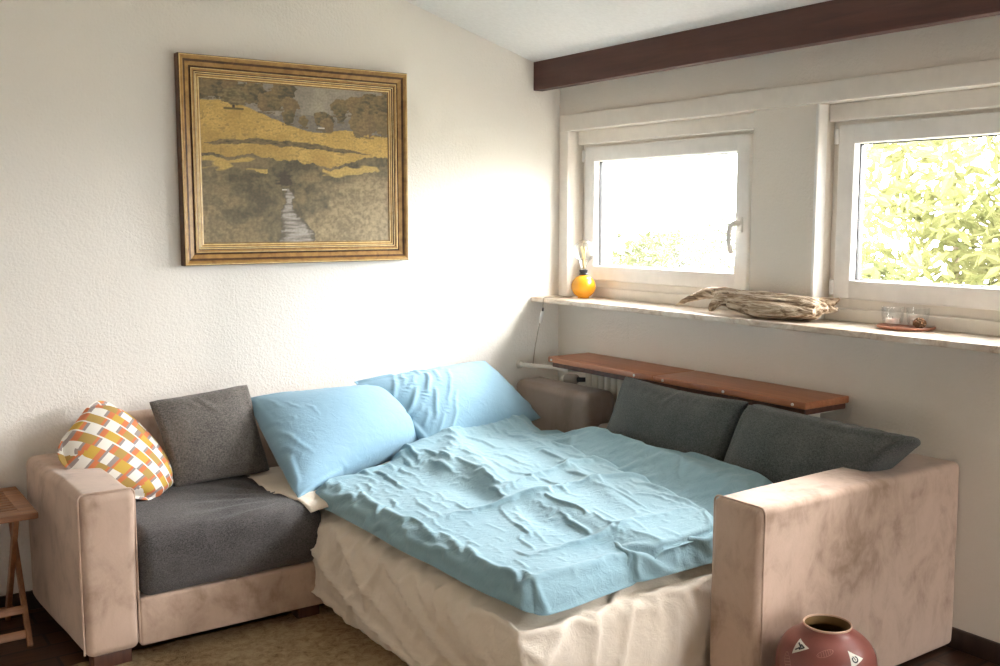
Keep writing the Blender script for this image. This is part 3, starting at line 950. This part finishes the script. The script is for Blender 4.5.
# frame profile: (inset from the outer edge, height off the wall), material
prof = [(0, 0, 2), (0, .044, 2), (.003, .050, 1), (.007, .052, 0), (.015, .050, 0), (.021, .043, 2), (.030, .038, 0), (.046, .033, 2), (.051, .030, 2), (.054, .036, 1), (.058, .038, 0), (.066, .036, 2), (.069, .033, 1), (.073, .033, 2)]
prof2 = [(.073, .033, 2), (.076, .028, 1), (.080, .028, 0), (.086, .026, 1), (.091, .025, 2), (.093, .022, 0), (.096, .020, 0)]
def frame_mesh(name, prof, mats, tilt=0):
    V = []; Fc = []; mi = []
    for (ins, hh, m_) in prof:
        for sx, sz in ((-1, 0), (1, 0), (1, 1), (-1, 1)):
            V.append((sx * (PW / 2 - ins), -hh, (PH - ins) if sz else ins))
    for i in range(len(prof) - 1):
        for k in range(4):
            k2 = (k + 1) % 4
            Fc.append((i * 4 + k, i * 4 + k2, (i + 1) * 4 + k2, (i + 1) * 4 + k)); mi.append(prof[i][2])
    mb = MB(); mb.v = V; mb.f = Fc; mb.m = mi
    return mb.build(name, mats, pic, smooth=False)
frame_mesh('frame', prof, [M['gold'], M['gold_l'], M['gold_d']])
frame_mesh('liner', prof2, [M['gold'], M['gold_l'], M['gold_d']])
mb = MB(); box(mb, (-PW / 2 + .01, -.012, .01), (PW / 2 - .01, 0, PH - .01), .001); mb.build('back_board', M['gold_d'], pic)
CW, CH = PW - .186, PH - .186
def fbm(x, y, s=0., o=4):
    return noise.fractal(Vector((x, y, s)), 1.0, 2.0, o)
def lerp(a, b, t): return tuple(p + (q - p) * t for p, q in zip(a, b))
trees = [(.00, .945, .05), (.05, .955, .05), (.10, .95, .045), (.15, .965, .045), (.20, .94, .045), (.25, .93, .05), (.29, .94, .045), (.33, .885, .05), (.37, .905, .05), (.41, .93, .065), (.43, .965, .05), (.455, .87, .045), (.44, .80, .035), (.525, .775, .026), (.635, .795, .048), (.655, .765, .035),
         (.725, .885, .045), (.765, .90, .035), (.73, .82, .025), (.815, .90, .05), (.85, .85, .06), (.83, .77, .055), (.89, .92, .055), (.91, .82, .065), (.95, .90, .06), (.98, .80, .07), (1.0, .93, .06), (.875, .76, .05)]
def edge_at(u, s, f1=6., a1=.012, f2=24., a2=.006):
    return a1 * fbm(u * f1, s, 3, 3) + a2 * fbm(u * f2, s, 5, 2)
def paint(u, v):
    g = fbm(u * 9, v * 9, 1); g2 = fbm(u * 34, v * 60, 2, 3); g3 = fbm(u * 90, v * 90, 5, 2)
    c = lerp((.235, .205, .165), (.31, .27, .21), .5 + .8 * g + .2 * g2)                     # hazy sky
    if .3 < u and v < .815 + edge_at(u, 1, 9, .02, 30, .01): c = lerp((.165, .15, .13), (.20, .175, .14), .5 + g2)      # far hills
    mead = .875 - .165 * smoothstep(.10, .60, u) + .022 * smoothstep(.62, .74, u) - .03 * smoothstep(.78, 1., u) + edge_at(u, 2, 5, .008, 30, .004)
    if v < mead:
        c = lerp((.40, .255, .072), (.53, .355, .11), max(0, min(1, .55 + .7 * g + .5 * g2)))
        c = lerp(c, (.33, .215, .065), max(0, min(1, (mead - .10 - v) * 5 + g2)) * .6)
        if g2 > .32 and g > -.1: c = lerp(c, (.24, .165, .06), .5)
    for k, (tx, ty, tr) in enumerate(trees):
        dx, dy = (u - tx) / tr, (v - ty) / (tr * 1.25)
        d = math.hypot(dx, dy) + .35 * fbm(u * 26 + k, v * 26, k * 1.7, 3)
        if d < 1:
            tone = [(.105, .085, .048), (.15, .112, .058), (.088, .073, .045), (.165, .115, .062)][k % 4]
            c = lerp(tone, lerp(tone, (.25, .175, .085), .7), max(0, min(1, .35 - .45 * dx + .45 * dy + g2 * 1.3)))
        elif abs(dx) < .9 and 0 > v - (ty - tr * 1.25) > -.012 and g2 > -.2: c = lerp(c, (.12, .09, .045), .7)
    if abs(u - .165) < .006 and .835 < v < .89: c = (.06, .045, .03)
    if (u - .165) ** 2 / .0045 + (v - .905) ** 2 / .0030 + .5 * fbm(u * 40, v * 40, 8, 3) < 1: c = lerp((.12, .095, .05), (.23, .175, .09), max(0, min(1, .5 + 1.5 * g2)))
    if abs(v - .832 - .004 * g) < .006 and abs(u - .165) < .05: c = (.12, .09, .035)
    if .60 < u < .64 and .735 < v < .742: c = (.55, .50, .42)
    # shrub bands across the field
    if abs(v - .61 - .025 * math.sin(u * 5) - edge_at(u, 6)) < (.016 + .012 * fbm(u * 8, 0, 17)) * smoothstep(.0, .12, u) * smoothstep(.92, .7, u): c = lerp((.12, .092, .048), (.20, .145, .07), .5 + 1.2 * g2)
    bush = .525 + .035 * math.sin(u * 7 + 1) + edge_at(u, 9, 5, .035, 22, .02) + .02 * smoothstep(.25, 0, abs(u - .42))
    if v < bush:
        tone = fbm(u * 6, v * 9, 9, 5); tex = fbm(u * 40, v * 34, 19, 3)
        c = lerp((.088, .072, .042), (.195, .148, .078), max(0, min(1, .42 + 1.0 * tone + .6 * tex)))
        glint = fbm(u * 5, v * 16, 12, 3)
        if bush - .10 < v < bush - .02 and glint > .12 and (u < .33 or u > .62): c = lerp(c, (.44, .30, .095), min(1, (glint - .12) * 6))
        r = smoothstep(.50, .70, u + .35 * (.25 - v) + .15 * g) * smoothstep(.04, .22, bush - v)
        c = lerp(c, lerp((.205, .155, .085), (.35, .265, .15), max(0, min(1, .45 + .9 * tex + .5 * tone))), .8 * r)
        r = smoothstep(.42, .12, u + .75 * v + .1 * g)
        c = lerp(c, lerp((.18, .135, .072), (.30, .22, .115), max(0, min(1, .5 + tex))), .75 * r)
    # stream widening towards the viewer
    cx_ = .425 + .05 * smoothstep(.34, .0, v) + .012 * math.sin(v * 26); wd = .012 + .42 * max(0, .33 - v) ** 1.35 + .016 * fbm(u * 3, v * 22, 13)
    if v < .345 and abs(u - cx_) < wd:
        e = abs(u - cx_) / wd
        wv = fbm(u * 7, v * 60, 14, 3)
        c = lerp(lerp((.33, .29, .25), (.15, .128, .10), max(0, min(1, .35 + wv * 1.6 + .3 * (e - .4)))), (.10, .082, .055), smoothstep(.55, 1., e + .3 * g2))
    d = math.hypot((u - .42) / .05, (v - .40) / .07) + .5 * g2
    if d < 1: c = lerp((.065, .052, .034), c, smoothstep(.5, 1., d))
    if abs(u - .415) < .012 and abs(v - .335) < .004: c = (.5, .45, .38)
    m_ = 1.25 + .3 * g3
    return tuple(max(0, x * m_) for x in c)
NXc, NYc = 300, 236
V = []; Fc = []; cl = []
for j in range(NYc + 1):
    for i in range(NXc + 1):
        u, v = i / NXc, j / NYc
        V.append(((u - .5) * CW, -.021, .093 + v * CH)); cl += [*paint(u, v), 1]
for j in range(NYc):
    for i in range(NXc):
        a = j * (NXc + 1) + i; Fc.append((a, a + 1, a + NXc + 2, a + NXc + 1))
cv = raw_mesh('canvas', V, Fc, M['canvas']); cv.parent = pic
at = cv.data.color_attributes.new('paint', 'FLOAT_COLOR', 'POINT'); at.data.foreach_set('color', cl)

# ------------------------------------------------------------------ radiator and the board above it
rad = empty('radiator', (3.318, 3.2, 0), 'cream ribbed radiator behind the sofa under the wooden boards', 'radiator')
RO = Vector(rad.location)
sec = MB()
vs, fs = rbox_geo((0, 0, .47), (.088, .040, .62), .019, 4, None); sec.add(vs, fs)
for z in (.20, .74): lathe(sec, [(.017, -.026), (.017, .026)], (0, 0, 0), 14); 
first = None
ny_ = 29
for k in range(ny_):
    y = 3.895 - k * .048 - RO.y
    if first is None:
        mb = MB()
        vs, fs = rbox_geo((0, 0, .47), (.088, .042, .62), .019, 4, None); mb.add(vs, fs)
        for z in (.20, .74):
            tube(mb, [(0, -.025, z), (0, .025, z)], .02, 12)
        first = mb.build('section', M['radiator'], rad); first.location = (0, y, 0)
    else:
        s_ = first.copy(); COL.objects.link(s_); s_.parent = rad; s_.location = (0, y, 0)
def R_(p): return Vector(p) - RO
mb = MB(); tube(mb, [R_(p) for p in ((3.115, 4.256, .785), (3.13, 4.21, .784), (3.16, 4.15, .782), (3.285, 3.97, .775), (3.30, 3.92, .772))], .0115, 12); mb.build('pipe', M['pipe'], rad)
mb = MB(); tube(mb, [R_(p) for p in ((3.114, 4.258, .785), (3.117, 4.245, .785), (3.118, 4.243, .785), (3.122, 4.23, .785))], [.023, .022, .015, .014], 16); mb.build('pipe_collar', M['pipe'], rad)
mb = MB(); tube(mb, [R_(p) for p in ((3.29, 3.905, .732), (3.272, 3.935, .730), (3.265, 3.955, .729))], [.012, .012, .013], 14); mb.build('valve_body', M['black'], rad)
mb = MB(); tube(mb, [R_(p) for p in ((3.265, 3.955, .729), (3.262, 3.962, .729), (3.24, 4.005, .728), (3.235, 4.018, .728))], [.020, .026, .027, .022], 18); mb.build('thermostat', M['valve'], rad)
mb = MB(); tube(mb, [R_(p) for p in ((3.236, 4.016, .728), (3.226, 4.036, .728))], [.018, .014], 16); mb.build('thermostat_cap', M['pipe'], rad)

shelf = empty('radiator_shelf', (3.235, 3.2, .80), 'narrow brown wooden shelf of two boards above the radiator', 'shelf')
HO = Vector(shelf.location)
for a, b, lab in ((3.232, 3.99, 'wooden board nearer the room corner'), (2.408, 3.229, 'wooden board nearer the tall armrest')):
    mb = MB(); box(mb, Vector((3.098, a, .830)) - HO, Vector((3.365, b, .858)) - HO, .005)
    bd = mb.build('board', M['board'], shelf); bd['label'] = lab
    ysc = (a + .06, (a + b) / 2, b - .06) if a < 3 else (a + .12, b - .03)
    for y in ysc:
        mb = MB(); tube(mb, [Vector((3.0995, y, .843)) - HO, Vector((3.0945, y, .843)) - HO, Vector((3.0935, y, .843)) - HO], [.006, .006, .003], 12); mb.build('screw', M['steel'], bd)
mb = MB(); box(mb, Vector((3.112, 2.42, .806)) - HO, Vector((3.36, 3.97, .8295)) - HO, .004); mb.build('batten', M['footwood'], shelf)
for y in (2.50, 3.2, 3.9):
    mb = MB(); box(mb, Vector((3.14, y - .02, .785)) - HO, Vector((3.376, y + .02, .806)) - HO, .003); mb.build('bracket', M['pipe'], shelf)

# ------------------------------------------------------------------ bulb lamp
lamp = empty('bulb_lamp', (3.36, 4.03, ZS), 'round yellow lamp with a large clear bulb on the sill', 'lamp')
mb = MB(); R = .064
pr = [(.030, 0)] + [(R * math.sin(t), .060 - R * .93 * math.cos(t)) for t in [math.radians(a) for a in range(28, 166, 6)]] + [(.018, .121)]
lathe(mb, pr, (0, 0, 0), 40); mb.build('base', M['yellow'], lamp)
mb = MB(); lathe(mb, [(.022, .120), (.024, .124), (.019, .128), (.019, .136), (.022, .138), (.022, .144), (.016, .147)], (0, 0, 0), 24); mb.build('socket', M['black'], lamp)
mb = MB(); BR_ = .058
pr = [(.015, .146), (.0155, .16), (.018, .176)] + [(BR_ * math.sin(t), .243 - BR_ * math.cos(t)) for t in [math.radians(a) for a in range(28, 180, 8)]] + [(.001, .301)]
lathe(mb, pr, (0, 0, 0), 40)
bulb = mb.build('bulb', M['glass'], lamp); bulb['label'] = 'large clear glass bulb'
mb = MB(); tube(mb, [(0, 0, .15), (0, 0, .20)], [.006, .003], 8)
for k in range(6):
    a = k * PI / 3; tube(mb, [(.005 * math.cos(a), .005 * math.sin(a), .20), (.014 * math.cos(a + .5), .014 * math.sin(a + .5), .265)], .0016, 6)
mb.build('filament', M['filament'], bulb)
LO = Vector(lamp.location)
mb = MB(); tube(mb, [Vector(p) - LO for p in ((3.33, 4.085, 1.142), (3.26, 4.125, 1.1415), (3.20, 4.138, 1.1415), (3.186, 4.14, 1.138), (3.183, 4.141, 1.12), (3.185, 4.145, 1.08), (3.192, 4.17, 1.03), (3.197, 4.20, .97), (3.20, 4.232, .87), (3.202, 4.252, .78))], .0028, 8)
cord = mb.build('cord', M['white_cable'], lamp)
mb = MB(); tube(mb, [Vector(p) - LO for p in ((3.186, 4.148, 1.072), (3.187, 4.151, 1.065), (3.192, 4.17, 1.03), (3.194, 4.18, 1.005))], [.004, .009, .009, .006], 10); mb.build('switch', M['upvc'], cord)
mb = MB(); tube(mb, [Vector(p) - LO for p in ((3.1855, 4.145, 1.088), (3.186, 4.149, 1.07))], [.005, .005], 10); mb.build('plug', M['black'], cord)

# ------------------------------------------------------------------ driftwood
def driftwood():
    mb = MB()
    z0 = ZS
    def P(y, x, z): return (x, y, z0 + z)
    # body
    tube(mb, [P(3.02, 3.30, .052), P(2.93, 3.31, .055), P(2.82, 3.315, .052), P(2.70, 3.315, .048), P(2.60, 3.315, .046), P(2.55, 3.325, .050), P(2.51, 3.335, .055)], [.020, .042, .050, .050, .046, .038, .010], 16)
    tube(mb, [P(2.96, 3.285, .045), P(2.80, 3.27, .034), P(2.66, 3.265, .033), P(2.53, 3.285, .036)], [.020, .033, .032, .012], 14)
    tube(mb, [P(2.85, 3.345, .058), P(2.66, 3.355, .060), P(2.57, 3.365, .064), P(2.51, 3.38, .078), P(2.485, 3.385, .090)], [.028, .034, .028, .014, .004], 12)
    tube(mb, [P(2.58, 3.34, .055), P(2.53, 3.36, .050), P(2.49, 3.375, .046)], [.024, .020, .007], 10)
    # bridge rising to the thin end and the two tips
    tube(mb, [P(2.94, 3.305, .070), P(3.02, 3.31, .080), P(3.10, 3.33, .080), P(3.16, 3.335, .072), P(3.22, 3.33, .048), P(3.28, 3.32, .026), P(3.315, 3.315, .012)], [.030, .026, .022, .019, .014, .010, .003], 12)
    tube(mb, [P(2.97, 3.29, .070), P(3.02, 3.275, .055), P(3.045, 3.265, .025), P(3.05, 3.262, .006)], [.026, .020, .015, .006], 10)
    o = Vector((3.315, 2.85, z0))
    mb.v = [Vector(p) - o for p in mb.v]
    ob = mb.build('driftwood', M['drift'], None, loc=o)
    rm = ob.modifiers.new('Remesh', 'REMESH'); rm.mode = 'VOXEL'; rm.voxel_size = .0055; rm.use_smooth_shade = True
    dg = bpy.context.evaluated_depsgraph_get()
    me = bpy.data.meshes.new_from_object(ob.evaluated_get(dg), depsgraph=dg)
    ob.modifiers.clear(); ob.data = me
    a = get_v(me); nn = np.empty(len(me.vertices) * 3); me.vertices.foreach_get('normal', nn); nn = nn.reshape(-1, 3)
    for i in range(len(a)):
        p = Vector(a[i])
        d = .006 * ridged(Vector((p.x * 22, p.y * 2.5, p.z * 22)), 2.) + .003 * ridged(Vector((p.x * 60, p.y * 5, p.z * 60)), 5.) - .002
        a[i] += nn[i] * d
    a[:, 2] -= a[:, 2].min() - .0005
    set_v(me, a)
    me.polygons.foreach_set('use_smooth', [True] * len(me.polygons))
    return ob
tag(driftwood(), 'long weathered piece of driftwood lying on the sill', 'driftwood')

# ------------------------------------------------------------------ tray with tealight glasses
TX, TY = 3.40, 2.20
tray = MB(); lathe(tray, [(.092, 0), (.102, .004), (.104, .010), (.102, .013), (.096, .011), (.090, .0095)], (0, 0, 0), 48)
tag(tray.build('wooden_tray', M['coaster'], None, loc=(TX, TY, ZS + .0005)), 'small round reddish wooden tray on the sill', 'tray')
def tealight(x, y, label, group='tealight glasses on the tray'):
    t = empty('tealight_glass', (x, y, ZS + .0105), label, 'candle glass', group)
    mb = MB(); lathe(mb, [(.030, 0), (.035, .003), (.039, .032), (.042, .068), (.0405, .0685), (.0375, .032), (.0335, .008), (.001, .007)], (0, 0, 0), 32, cap1=False); mb.build('glass', M['glass2'], t)
    mb = MB(); lathe(mb, [(.024, .0078), (.0245, .009), (.0245, .026), (.023, .0265), (.022, .024), (.001, .024)], (0, 0, 0), 24); cd = mb.build('candle', M['wax'], t)
    mb = MB(); tube(mb, [(0, 0, .0235), (.001, 0, .033)], .0008, 6); mb.build('wick', M['black'], cd)
    return t
tealight(3.395, 2.255, 'clear tealight glass at the tray end nearer the driftwood')
tealight(3.425, 2.170, 'clear tealight glass in the middle of the tray beside the cone')
cone = empty('pine_cone', (3.372, 2.128, ZS + .011), 'small brown pine cone at the end of the tray', 'pine cone')
mb = MB()
for k in range(46):
    a = k * 2.39996; t = k / 46; r = .019 * math.sin(PI * (.12 + .82 * t)) + .002; z = .004 + .032 * t
    p = Vector((r * math.cos(a), r * math.sin(a), z)); d = Vector((math.cos(a), math.sin(a), .5)).normalized()
    tube(mb, [p - d * .010, p, p + d * .004], [.003, .0055, .002], 6)
tube(mb, [(0, 0, 0), (0, 0, .036)], [.010, .004], 8)
mb.build('scales', M['cone'], cone)

# ------------------------------------------------------------------ vase
VX, VY = 2.405, 1.765
vase = empty('floor_vase', (VX, VY, 0), 'brick red floor vase with painted triangles before the tall armrest', 'vase')
VP = [(.075, 0), (.085, .004), (.100, .03), (.120, .09), (.136, .16), (.143, .22), (.143, .265), (.135, .305), (.115, .335), (.090, .352), (.072, .360), (.067, .365), (.067, .378)]
def vrad(z):
    for (r0, z0), (r1, z1) in zip(VP, VP[1:]):
        if z0 <= z <= z1: return r0 + (r1 - r0) * (z - z0) / (z1 - z0)
    return VP[-1][0]
# smooth the profile
zs_ = np.linspace(0, .3745, 52)
vr_s = [float(np.mean([vrad(max(0, min(.3745, z + d))) for d in (-.012, -.006, 0, .006, .012)])) for z in zs_]
def vr(z): return float(np.interp(z, zs_, vr_s))
mb = MB(); lathe(mb, [(r, float(z)) for r, z in zip(vr_s, zs_)] , (0, 0, 0), 64, cap1=False); body = mb.build('body', M['vase'], vase)
mb = MB(); lathe(mb, [(vr(.374), .3738), (.0685, .3755), (.0688, .378), (.0678, .3803), (.0662, .3803), (.0650, .378), (.0640, .372)], (0, 0, 0), 64, cap0=False, cap1=False); mb.build('rim', M['vase_rim'], vase)
mb = MB(); lathe(mb, [(.0642, .376), (.0625, .360), (.0635, .352), (.085, .333), (.12, .29), (.128, .2), (.10, .06), (.001, .05)], (0, 0, 0), 48, cap0=False, cap1=False); mb.build('inside', M['vase_in'], vase)
def onvase(th, z, off): 
    r = vr(z) + off; return (r * math.cos(th), r * math.sin(th), z)
def emblem(th0, z0, poly, off, mat, name, parent, dens=6):
    """poly in local metres (s along the girth, t up the side), drawn as a small curved patch"""
    c_ = (sum(p[0] for p in poly) / len(poly), sum(p[1] for p in poly) / len(poly))
    V = []; Fc = []
    rings = dens; npt = 0; edge = []
    for i in range(len(poly)):
        a, b = poly[i], poly[(i + 1) % len(poly)]
        for k in range(6): edge.append((a[0] + (b[0] - a[0]) * k / 6, a[1] + (b[1] - a[1]) * k / 6))
    # walk along the profile by arc length from z0
    def map_(s, t):
        z = z0; step = t / 8
        for _ in range(8):
            dr = (vr(z + .002) - vr(z - .002)) / .004
            z += step / math.sqrt(1 + dr * dr)
        return onvase(th0 + s / vr(z0), z, off)
    for r_ in range(rings + 1):
        f = r_ / rings
        for (s, t) in edge: V.append(map_(c_[0] + (s - c_[0]) * f, c_[1] + (t - c_[1]) * f))
    ne = len(edge)
    for r_ in range(rings):
        for k in range(ne):
            k2 = (k + 1) % ne; Fc.append((r_ * ne + k, r_ * ne + k2, (r_ + 1) * ne + k2, (r_ + 1) * ne + k))
    mb = MB(); mb.add(V, Fc); return mb.build(name, mat, parent, angle=None)
def stroke(pts, w):
    L = []; Rr = []
    for i, p in enumerate(pts):
        a = pts[max(0, i - 1)]; b = pts[min(len(pts) - 1, i + 1)]
        dx, dy = b[0] - a[0], b[1] - a[1]; q = math.hypot(dx, dy) or 1
        L.append((p[0] - dy / q * w, p[1] + dx / q * w)); Rr.append((p[0] + dy / q * w, p[1] - dx / q * w))
    return L + Rr[::-1]
def strip(th0, z0, pts, w, off, mat, name, parent):
    for i in range(1):
        V = []; Fc = []
        poly = stroke(pts, w); nP = len(pts)
        def map_(s, t):
            z = z0; step = t / 8
            for _ in range(8):
                dr = (vr(z + .002) - vr(z - .002)) / .004
                z += step / math.sqrt(1 + dr * dr)
            return onvase(th0 + s / vr(z0), z, off)
        V = [map_(*p) for p in poly]
        for k in range(nP - 1): Fc.append((k, k + 1, 2 * nP - 2 - k, 2 * nP - 1 - k))
        mb = MB(); mb.add(V, Fc); return mb.build(name, mat, parent, angle=None)
def dense(pts, k=5):
    out = []
    for a, b in zip(pts, pts[1:]):
        out += [(a[0] + (b[0] - a[0]) * i / k, a[1] + (b[1] - a[1]) * i / k) for i in range(k)]
    return out + [pts[-1]]
toward = math.atan2(-VY, -VX)
def tri_emblem(dth, z, rot, size, kind):
    th = toward + dth
    tri = [(size * math.cos(rot + a), size * math.sin(rot + a)) for a in (0, 2 * PI / 3, 4 * PI / 3)]
    e = emblem(th, z, tri, .0009, M['em_w'], 'emblem', vase)
    def r2(p): return (p[0] * math.cos(rot) - p[1] * math.sin(rot), p[0] * math.sin(rot) + p[1] * math.cos(rot))
    s = size
    if kind == 0:
        for x in (.30, -.05): strip(th, z, dense([r2(p) for p in ((x * s - .25 * s, .38 * s * (1 - x)), (x * s + .22 * s, 0), (x * s - .25 * s, -.38 * s * (1 - x)))]), .075 * s, .0016, M['em_b'], 'emblem_mark', e)
    else:
        strip(th, z, [r2((.28 * s * math.cos(a), .28 * s * math.sin(a))) for a in np.linspace(.4, 5.6, 16)], .07 * s, .0016, M['em_b'], 'emblem_mark', e)
        strip(th, z, dense([r2((-.1 * s, .0)), r2((.35 * s, .0))]), .05 * s, .0016, M['em_b'], 'emblem_mark', e)
tri_emblem(-.70, .334, 0.15, .030, 0)
tri_emblem(.66, .322, 2.0, .029, 1)
tri_emblem(.05, .282, PI / 2, .026, 0)
tri_emblem(1.75, .30, .5, .026, 0); tri_emblem(-1.9, .30, 1.5, .026, 1); tri_emblem(3.0, .29, .2, .026, 0)
def leaf_lines(dth, z, rot, L):
    """scratched leaf of fine pale hatching"""
    th = toward + dth; obs = []
    V = []; Fc = []
    def r2(p): return (p[0] * math.cos(rot) - p[1] * math.sin(rot), p[0] * math.sin(rot) + p[1] * math.cos(rot))
    mbs = MB()
    for k in range(7):
        t = -1 + 2 * (k + .5) / 7; wv = .36 * L * math.cos(t * PI / 2)
        pts = dense([r2((t * L, -wv)), r2((t * L + .12 * L, wv))], 6)
        o = strip(th, z, pts, .0006, .0008, M['scratch'], 'leaf_mark', vase); obs.append(o)
    # join the strokes into one mesh
    for o in obs:
        mbs.add([v.co[:] for v in o.data.vertices], [tuple(p.vertices) for p in o.data.polygons]); bpy.data.objects.remove(o)
    out = strip(th, z, [r2((L * math.cos(a), .38 * L * math.sin(a))) for a in np.linspace(0, 2 * PI, 28)], .0006, .0008, M['scratch'], 'leaf_mark', vase)
    mbs.add([v.co[:] for v in out.data.vertices], [tuple(p.vertices) for p in out.data.polygons]); bpy.data.objects.remove(out)
    mbs.build('leaf_mark', M['scratch'], vase, angle=None)
leaf_lines(-.02, .334, .5, .024); leaf_lines(-.85, .285, 2.1, .030); leaf_lines(.45, .225, 1.1, .030); leaf_lines(1.2, .25, 2.0, .03)

# ------------------------------------------------------------------ slatted side table
tb = empty('side_table', (.46, 4.02, 0), 'brown slatted folding side table beside the low armrest', 'side table')
TO = Vector(tb.location)
def T_(p): return Vector(p) - TO
ZT = .512
top = MB()
x0, x1, y0, y1 = .255, .668, 3.80, 4.235
box(top, T_((x0, y0, ZT - .022)), T_((x1, y0 + .055, ZT)), .003); box(top, T_((x0, y1 - .055, ZT - .022)), T_((x1, y1, ZT)), .003)
box(top, T_((x0, y0 + .056, ZT - .022)), T_((x0 + .055, y1 - .056, ZT)), .003); box(top, T_((x1 - .055, y0 + .056, ZT - .022)), T_((x1, y1 - .056, ZT)), .003)
top.build('top_frame', M['table'], tb)
sl = MB(); yy = y0 + .061
while yy < y1 - .075:
    box(sl, T_((x0 + .05, yy, ZT - .018)), T_((x1 - .05, yy + .030, ZT - .003)), .002); yy += .0365
sl.build('slats', M['table'], tb)
for x in (.628, .296):
    for (ya, yb, s, lab) in ((4.17, 3.86, 0, 0), (3.87, 4.19, 1, 0)):
        mb = MB(); xx = x - .022 * s if x > .4 else x + .022 * s
        bar(mb, T_((xx, ya, ZT - .022)), T_((xx, yb, .004)), .034, .018, (0, 1, 0)); mb.build('leg', M['table2'], tb)
for (y, z) in ((3.885, .045), (3.925, .125), (4.165, .045)):
    mb = MB(); bar(mb, T_((.30, y, z)), T_((.625, y, z)), .030, .016, (0, .3, 1)); mb.build('stretcher', M['table'], tb)

# ------------------------------------------------------------------ rug
V = []; Fc = []
rx0, rx1, ry0, ry1 = .70, 2.25, 1.9, 3.60
NXr, NYr = 110, 120
for j in range(NYr + 1):
    for i in range(NXr + 1):
        u, v = i / NXr, j / NYr
        x = rx0 + (rx1 - rx0) * u; y = ry0 + (ry1 - ry0) * v
        if i == 0: x += .012 * noise.noise(Vector((0, y * 40, 0)))
        V.append((x - rx0, y - ry0, .008 + .003 * noise.noise(Vector((x * 30, y * 30, 0))) + .003 * noise.noise(Vector((x * 6, y * 6, 3)))))
for j in range(NYr):
    for i in range(NXr):
        a = j * (NXr + 1) + i; Fc.append((a, a + 1, a + NXr + 2, a + NXr + 1))
rug = raw_mesh('rug', V, Fc, M['rug']); rug.location = (rx0, ry0, .001)
md = rug.modifiers.new('Solidify', 'SOLIDIFY'); md.thickness = .008; md.offset = -1
tag(rug, 'mottled tan rug on the dark floor in front of the sofa', 'rug')

# ------------------------------------------------------------------ garden outside
mb = MB()
mb.add([(3.9, -30, -3.2), (60, -30, -3.2), (60, 50, -3.2), (3.9, 50, -3.2)], [(0, 1, 2, 3)])
struct(mb.build('ground', M['lawn'], smooth=False), 'garden lawn below the windows', 'ground')
rng = random.Random(21)
def leaf_tree(name, base, h, blobs, nleaf, size, mat, label, group='trees outside the windows', hang=.0, seed=1):
    r = random.Random(seed)
    t = empty(name, base, label, 'tree', group)
    B = Vector(base)
    tr = MB(); tube(tr, [(0, 0, 0), (.05, .03, h * .35), (-.04, .05, h * .7), (0, 0, h)], [.16, .12, .09, .04], 10)
    for bc, br_ in blobs:
        d = Vector(bc) - B; tube(tr, [(0, 0, h * .45), d * .55 + Vector((0, 0, h * .12)), d], [.07, .045, .015], 7)
    tr.build('trunk', M['trunk'], t)
    V = []; Fc = []
    tot = sum(b[1] ** 2 for b in blobs)
    for bc, br_ in blobs:
        for _ in range(int(nleaf * br_ ** 2 / tot)):
            while True:
                d = Vector((r.uniform(-1, 1), r.uniform(-1, 1), r.uniform(-1, 1)))
                if .25 < d.length < 1: break
            d = d.normalized() * (d.length ** .5)
            p = Vector(bc) - B + Vector((d.x, d.y, d.z * .85)) * br_
            a = Vector((r.gauss(0, 1), r.gauss(0, 1), r.gauss(0, .6) - hang)).normalized()
            s = a.cross(Vector((r.gauss(0, 1), r.gauss(0, 1), r.gauss(0, 1)))).normalized(); q = a.cross(s)
            L = size * r.uniform(.6, 1.4); W = L * .17
            o = len(V)
            V += [p, p + a * L * .5 + s * W - q * L * .05, p + a * L + q * L * .04, p + a * L * .5 - s * W - q * L * .05, p + a * L * .5 + q * L * .05]
            Fc += [(o, o + 1, o + 4), (o + 1, o + 2, o + 4), (o + 2, o + 3, o + 4), (o + 3, o, o + 4)]
    cr = raw_mesh('crown', V, Fc, mat); cr.parent = t
    cr.data.polygons.foreach_set('use_smooth', [False] * len(Fc))
    return t
leaf_tree('walnut_tree', (8.2, 4.6, -3.2), 4.0, [((7.6, 4.9, 1.0), 1.0), ((8.3, 4.2, 1.9), 1.2), ((8.8, 5.3, 2.2), 1.0), ((7.9, 3.5, .9), 1.0), ((9.0, 4.2, .6), 1.2), ((8.6, 3.1, 2.1), 1.1)], 7000, .17, M['leaf_a'],
          'yellow-green tree filling the second window', hang=.5, seed=4)
leaf_tree('garden_tree', (9.3, 10.7, -3.2), 3.4, [((9.1, 10.6, .15), 1.0), ((9.9, 10.9, .45), .95), ((9.0, 11.4, .4), 1.0)], 2600, .19, M['leaf_b'], 'pale leafy tree top low in the first window, on its left', seed=8)
leaf_tree('garden_tree', (13.0, 12.2, -3.2), 3.6, [((12.6, 12.5, .3), 1.2), ((13.6, 12.2, .5), 1.2), ((13.1, 13.3, .3), 1.2)], 3000, .22, M['leaf_b'], 'pale leafy tree top low in the first window, farthest in the middle', seed=9)
leaf_tree('garden_tree', (11.2, 8.7, -3.2), 3.4, [((10.95, 9.15, .25), .9), ((11.7, 8.6, .5), .9), ((11.2, 7.9, .3), .9)], 2600, .19, M['leaf_b'], 'pale leafy tree top low in the first window, on its right', seed=10)

# ------------------------------------------------------------------ view
vs_ = SC.view_settings
SC.display_settings.display_device = 'sRGB'
vs_.view_transform = 'Standard'; vs_.look = 'None'; vs_.gamma = 1; vs_.use_curve_mapping = False
vs_.exposure = EXPO
SC.cycles.max_bounces = 14; SC.cycles.diffuse_bounces = 8; SC.cycles.transparent_max_bounces = 16
SC.cycles.sample_clamp_indirect = 12
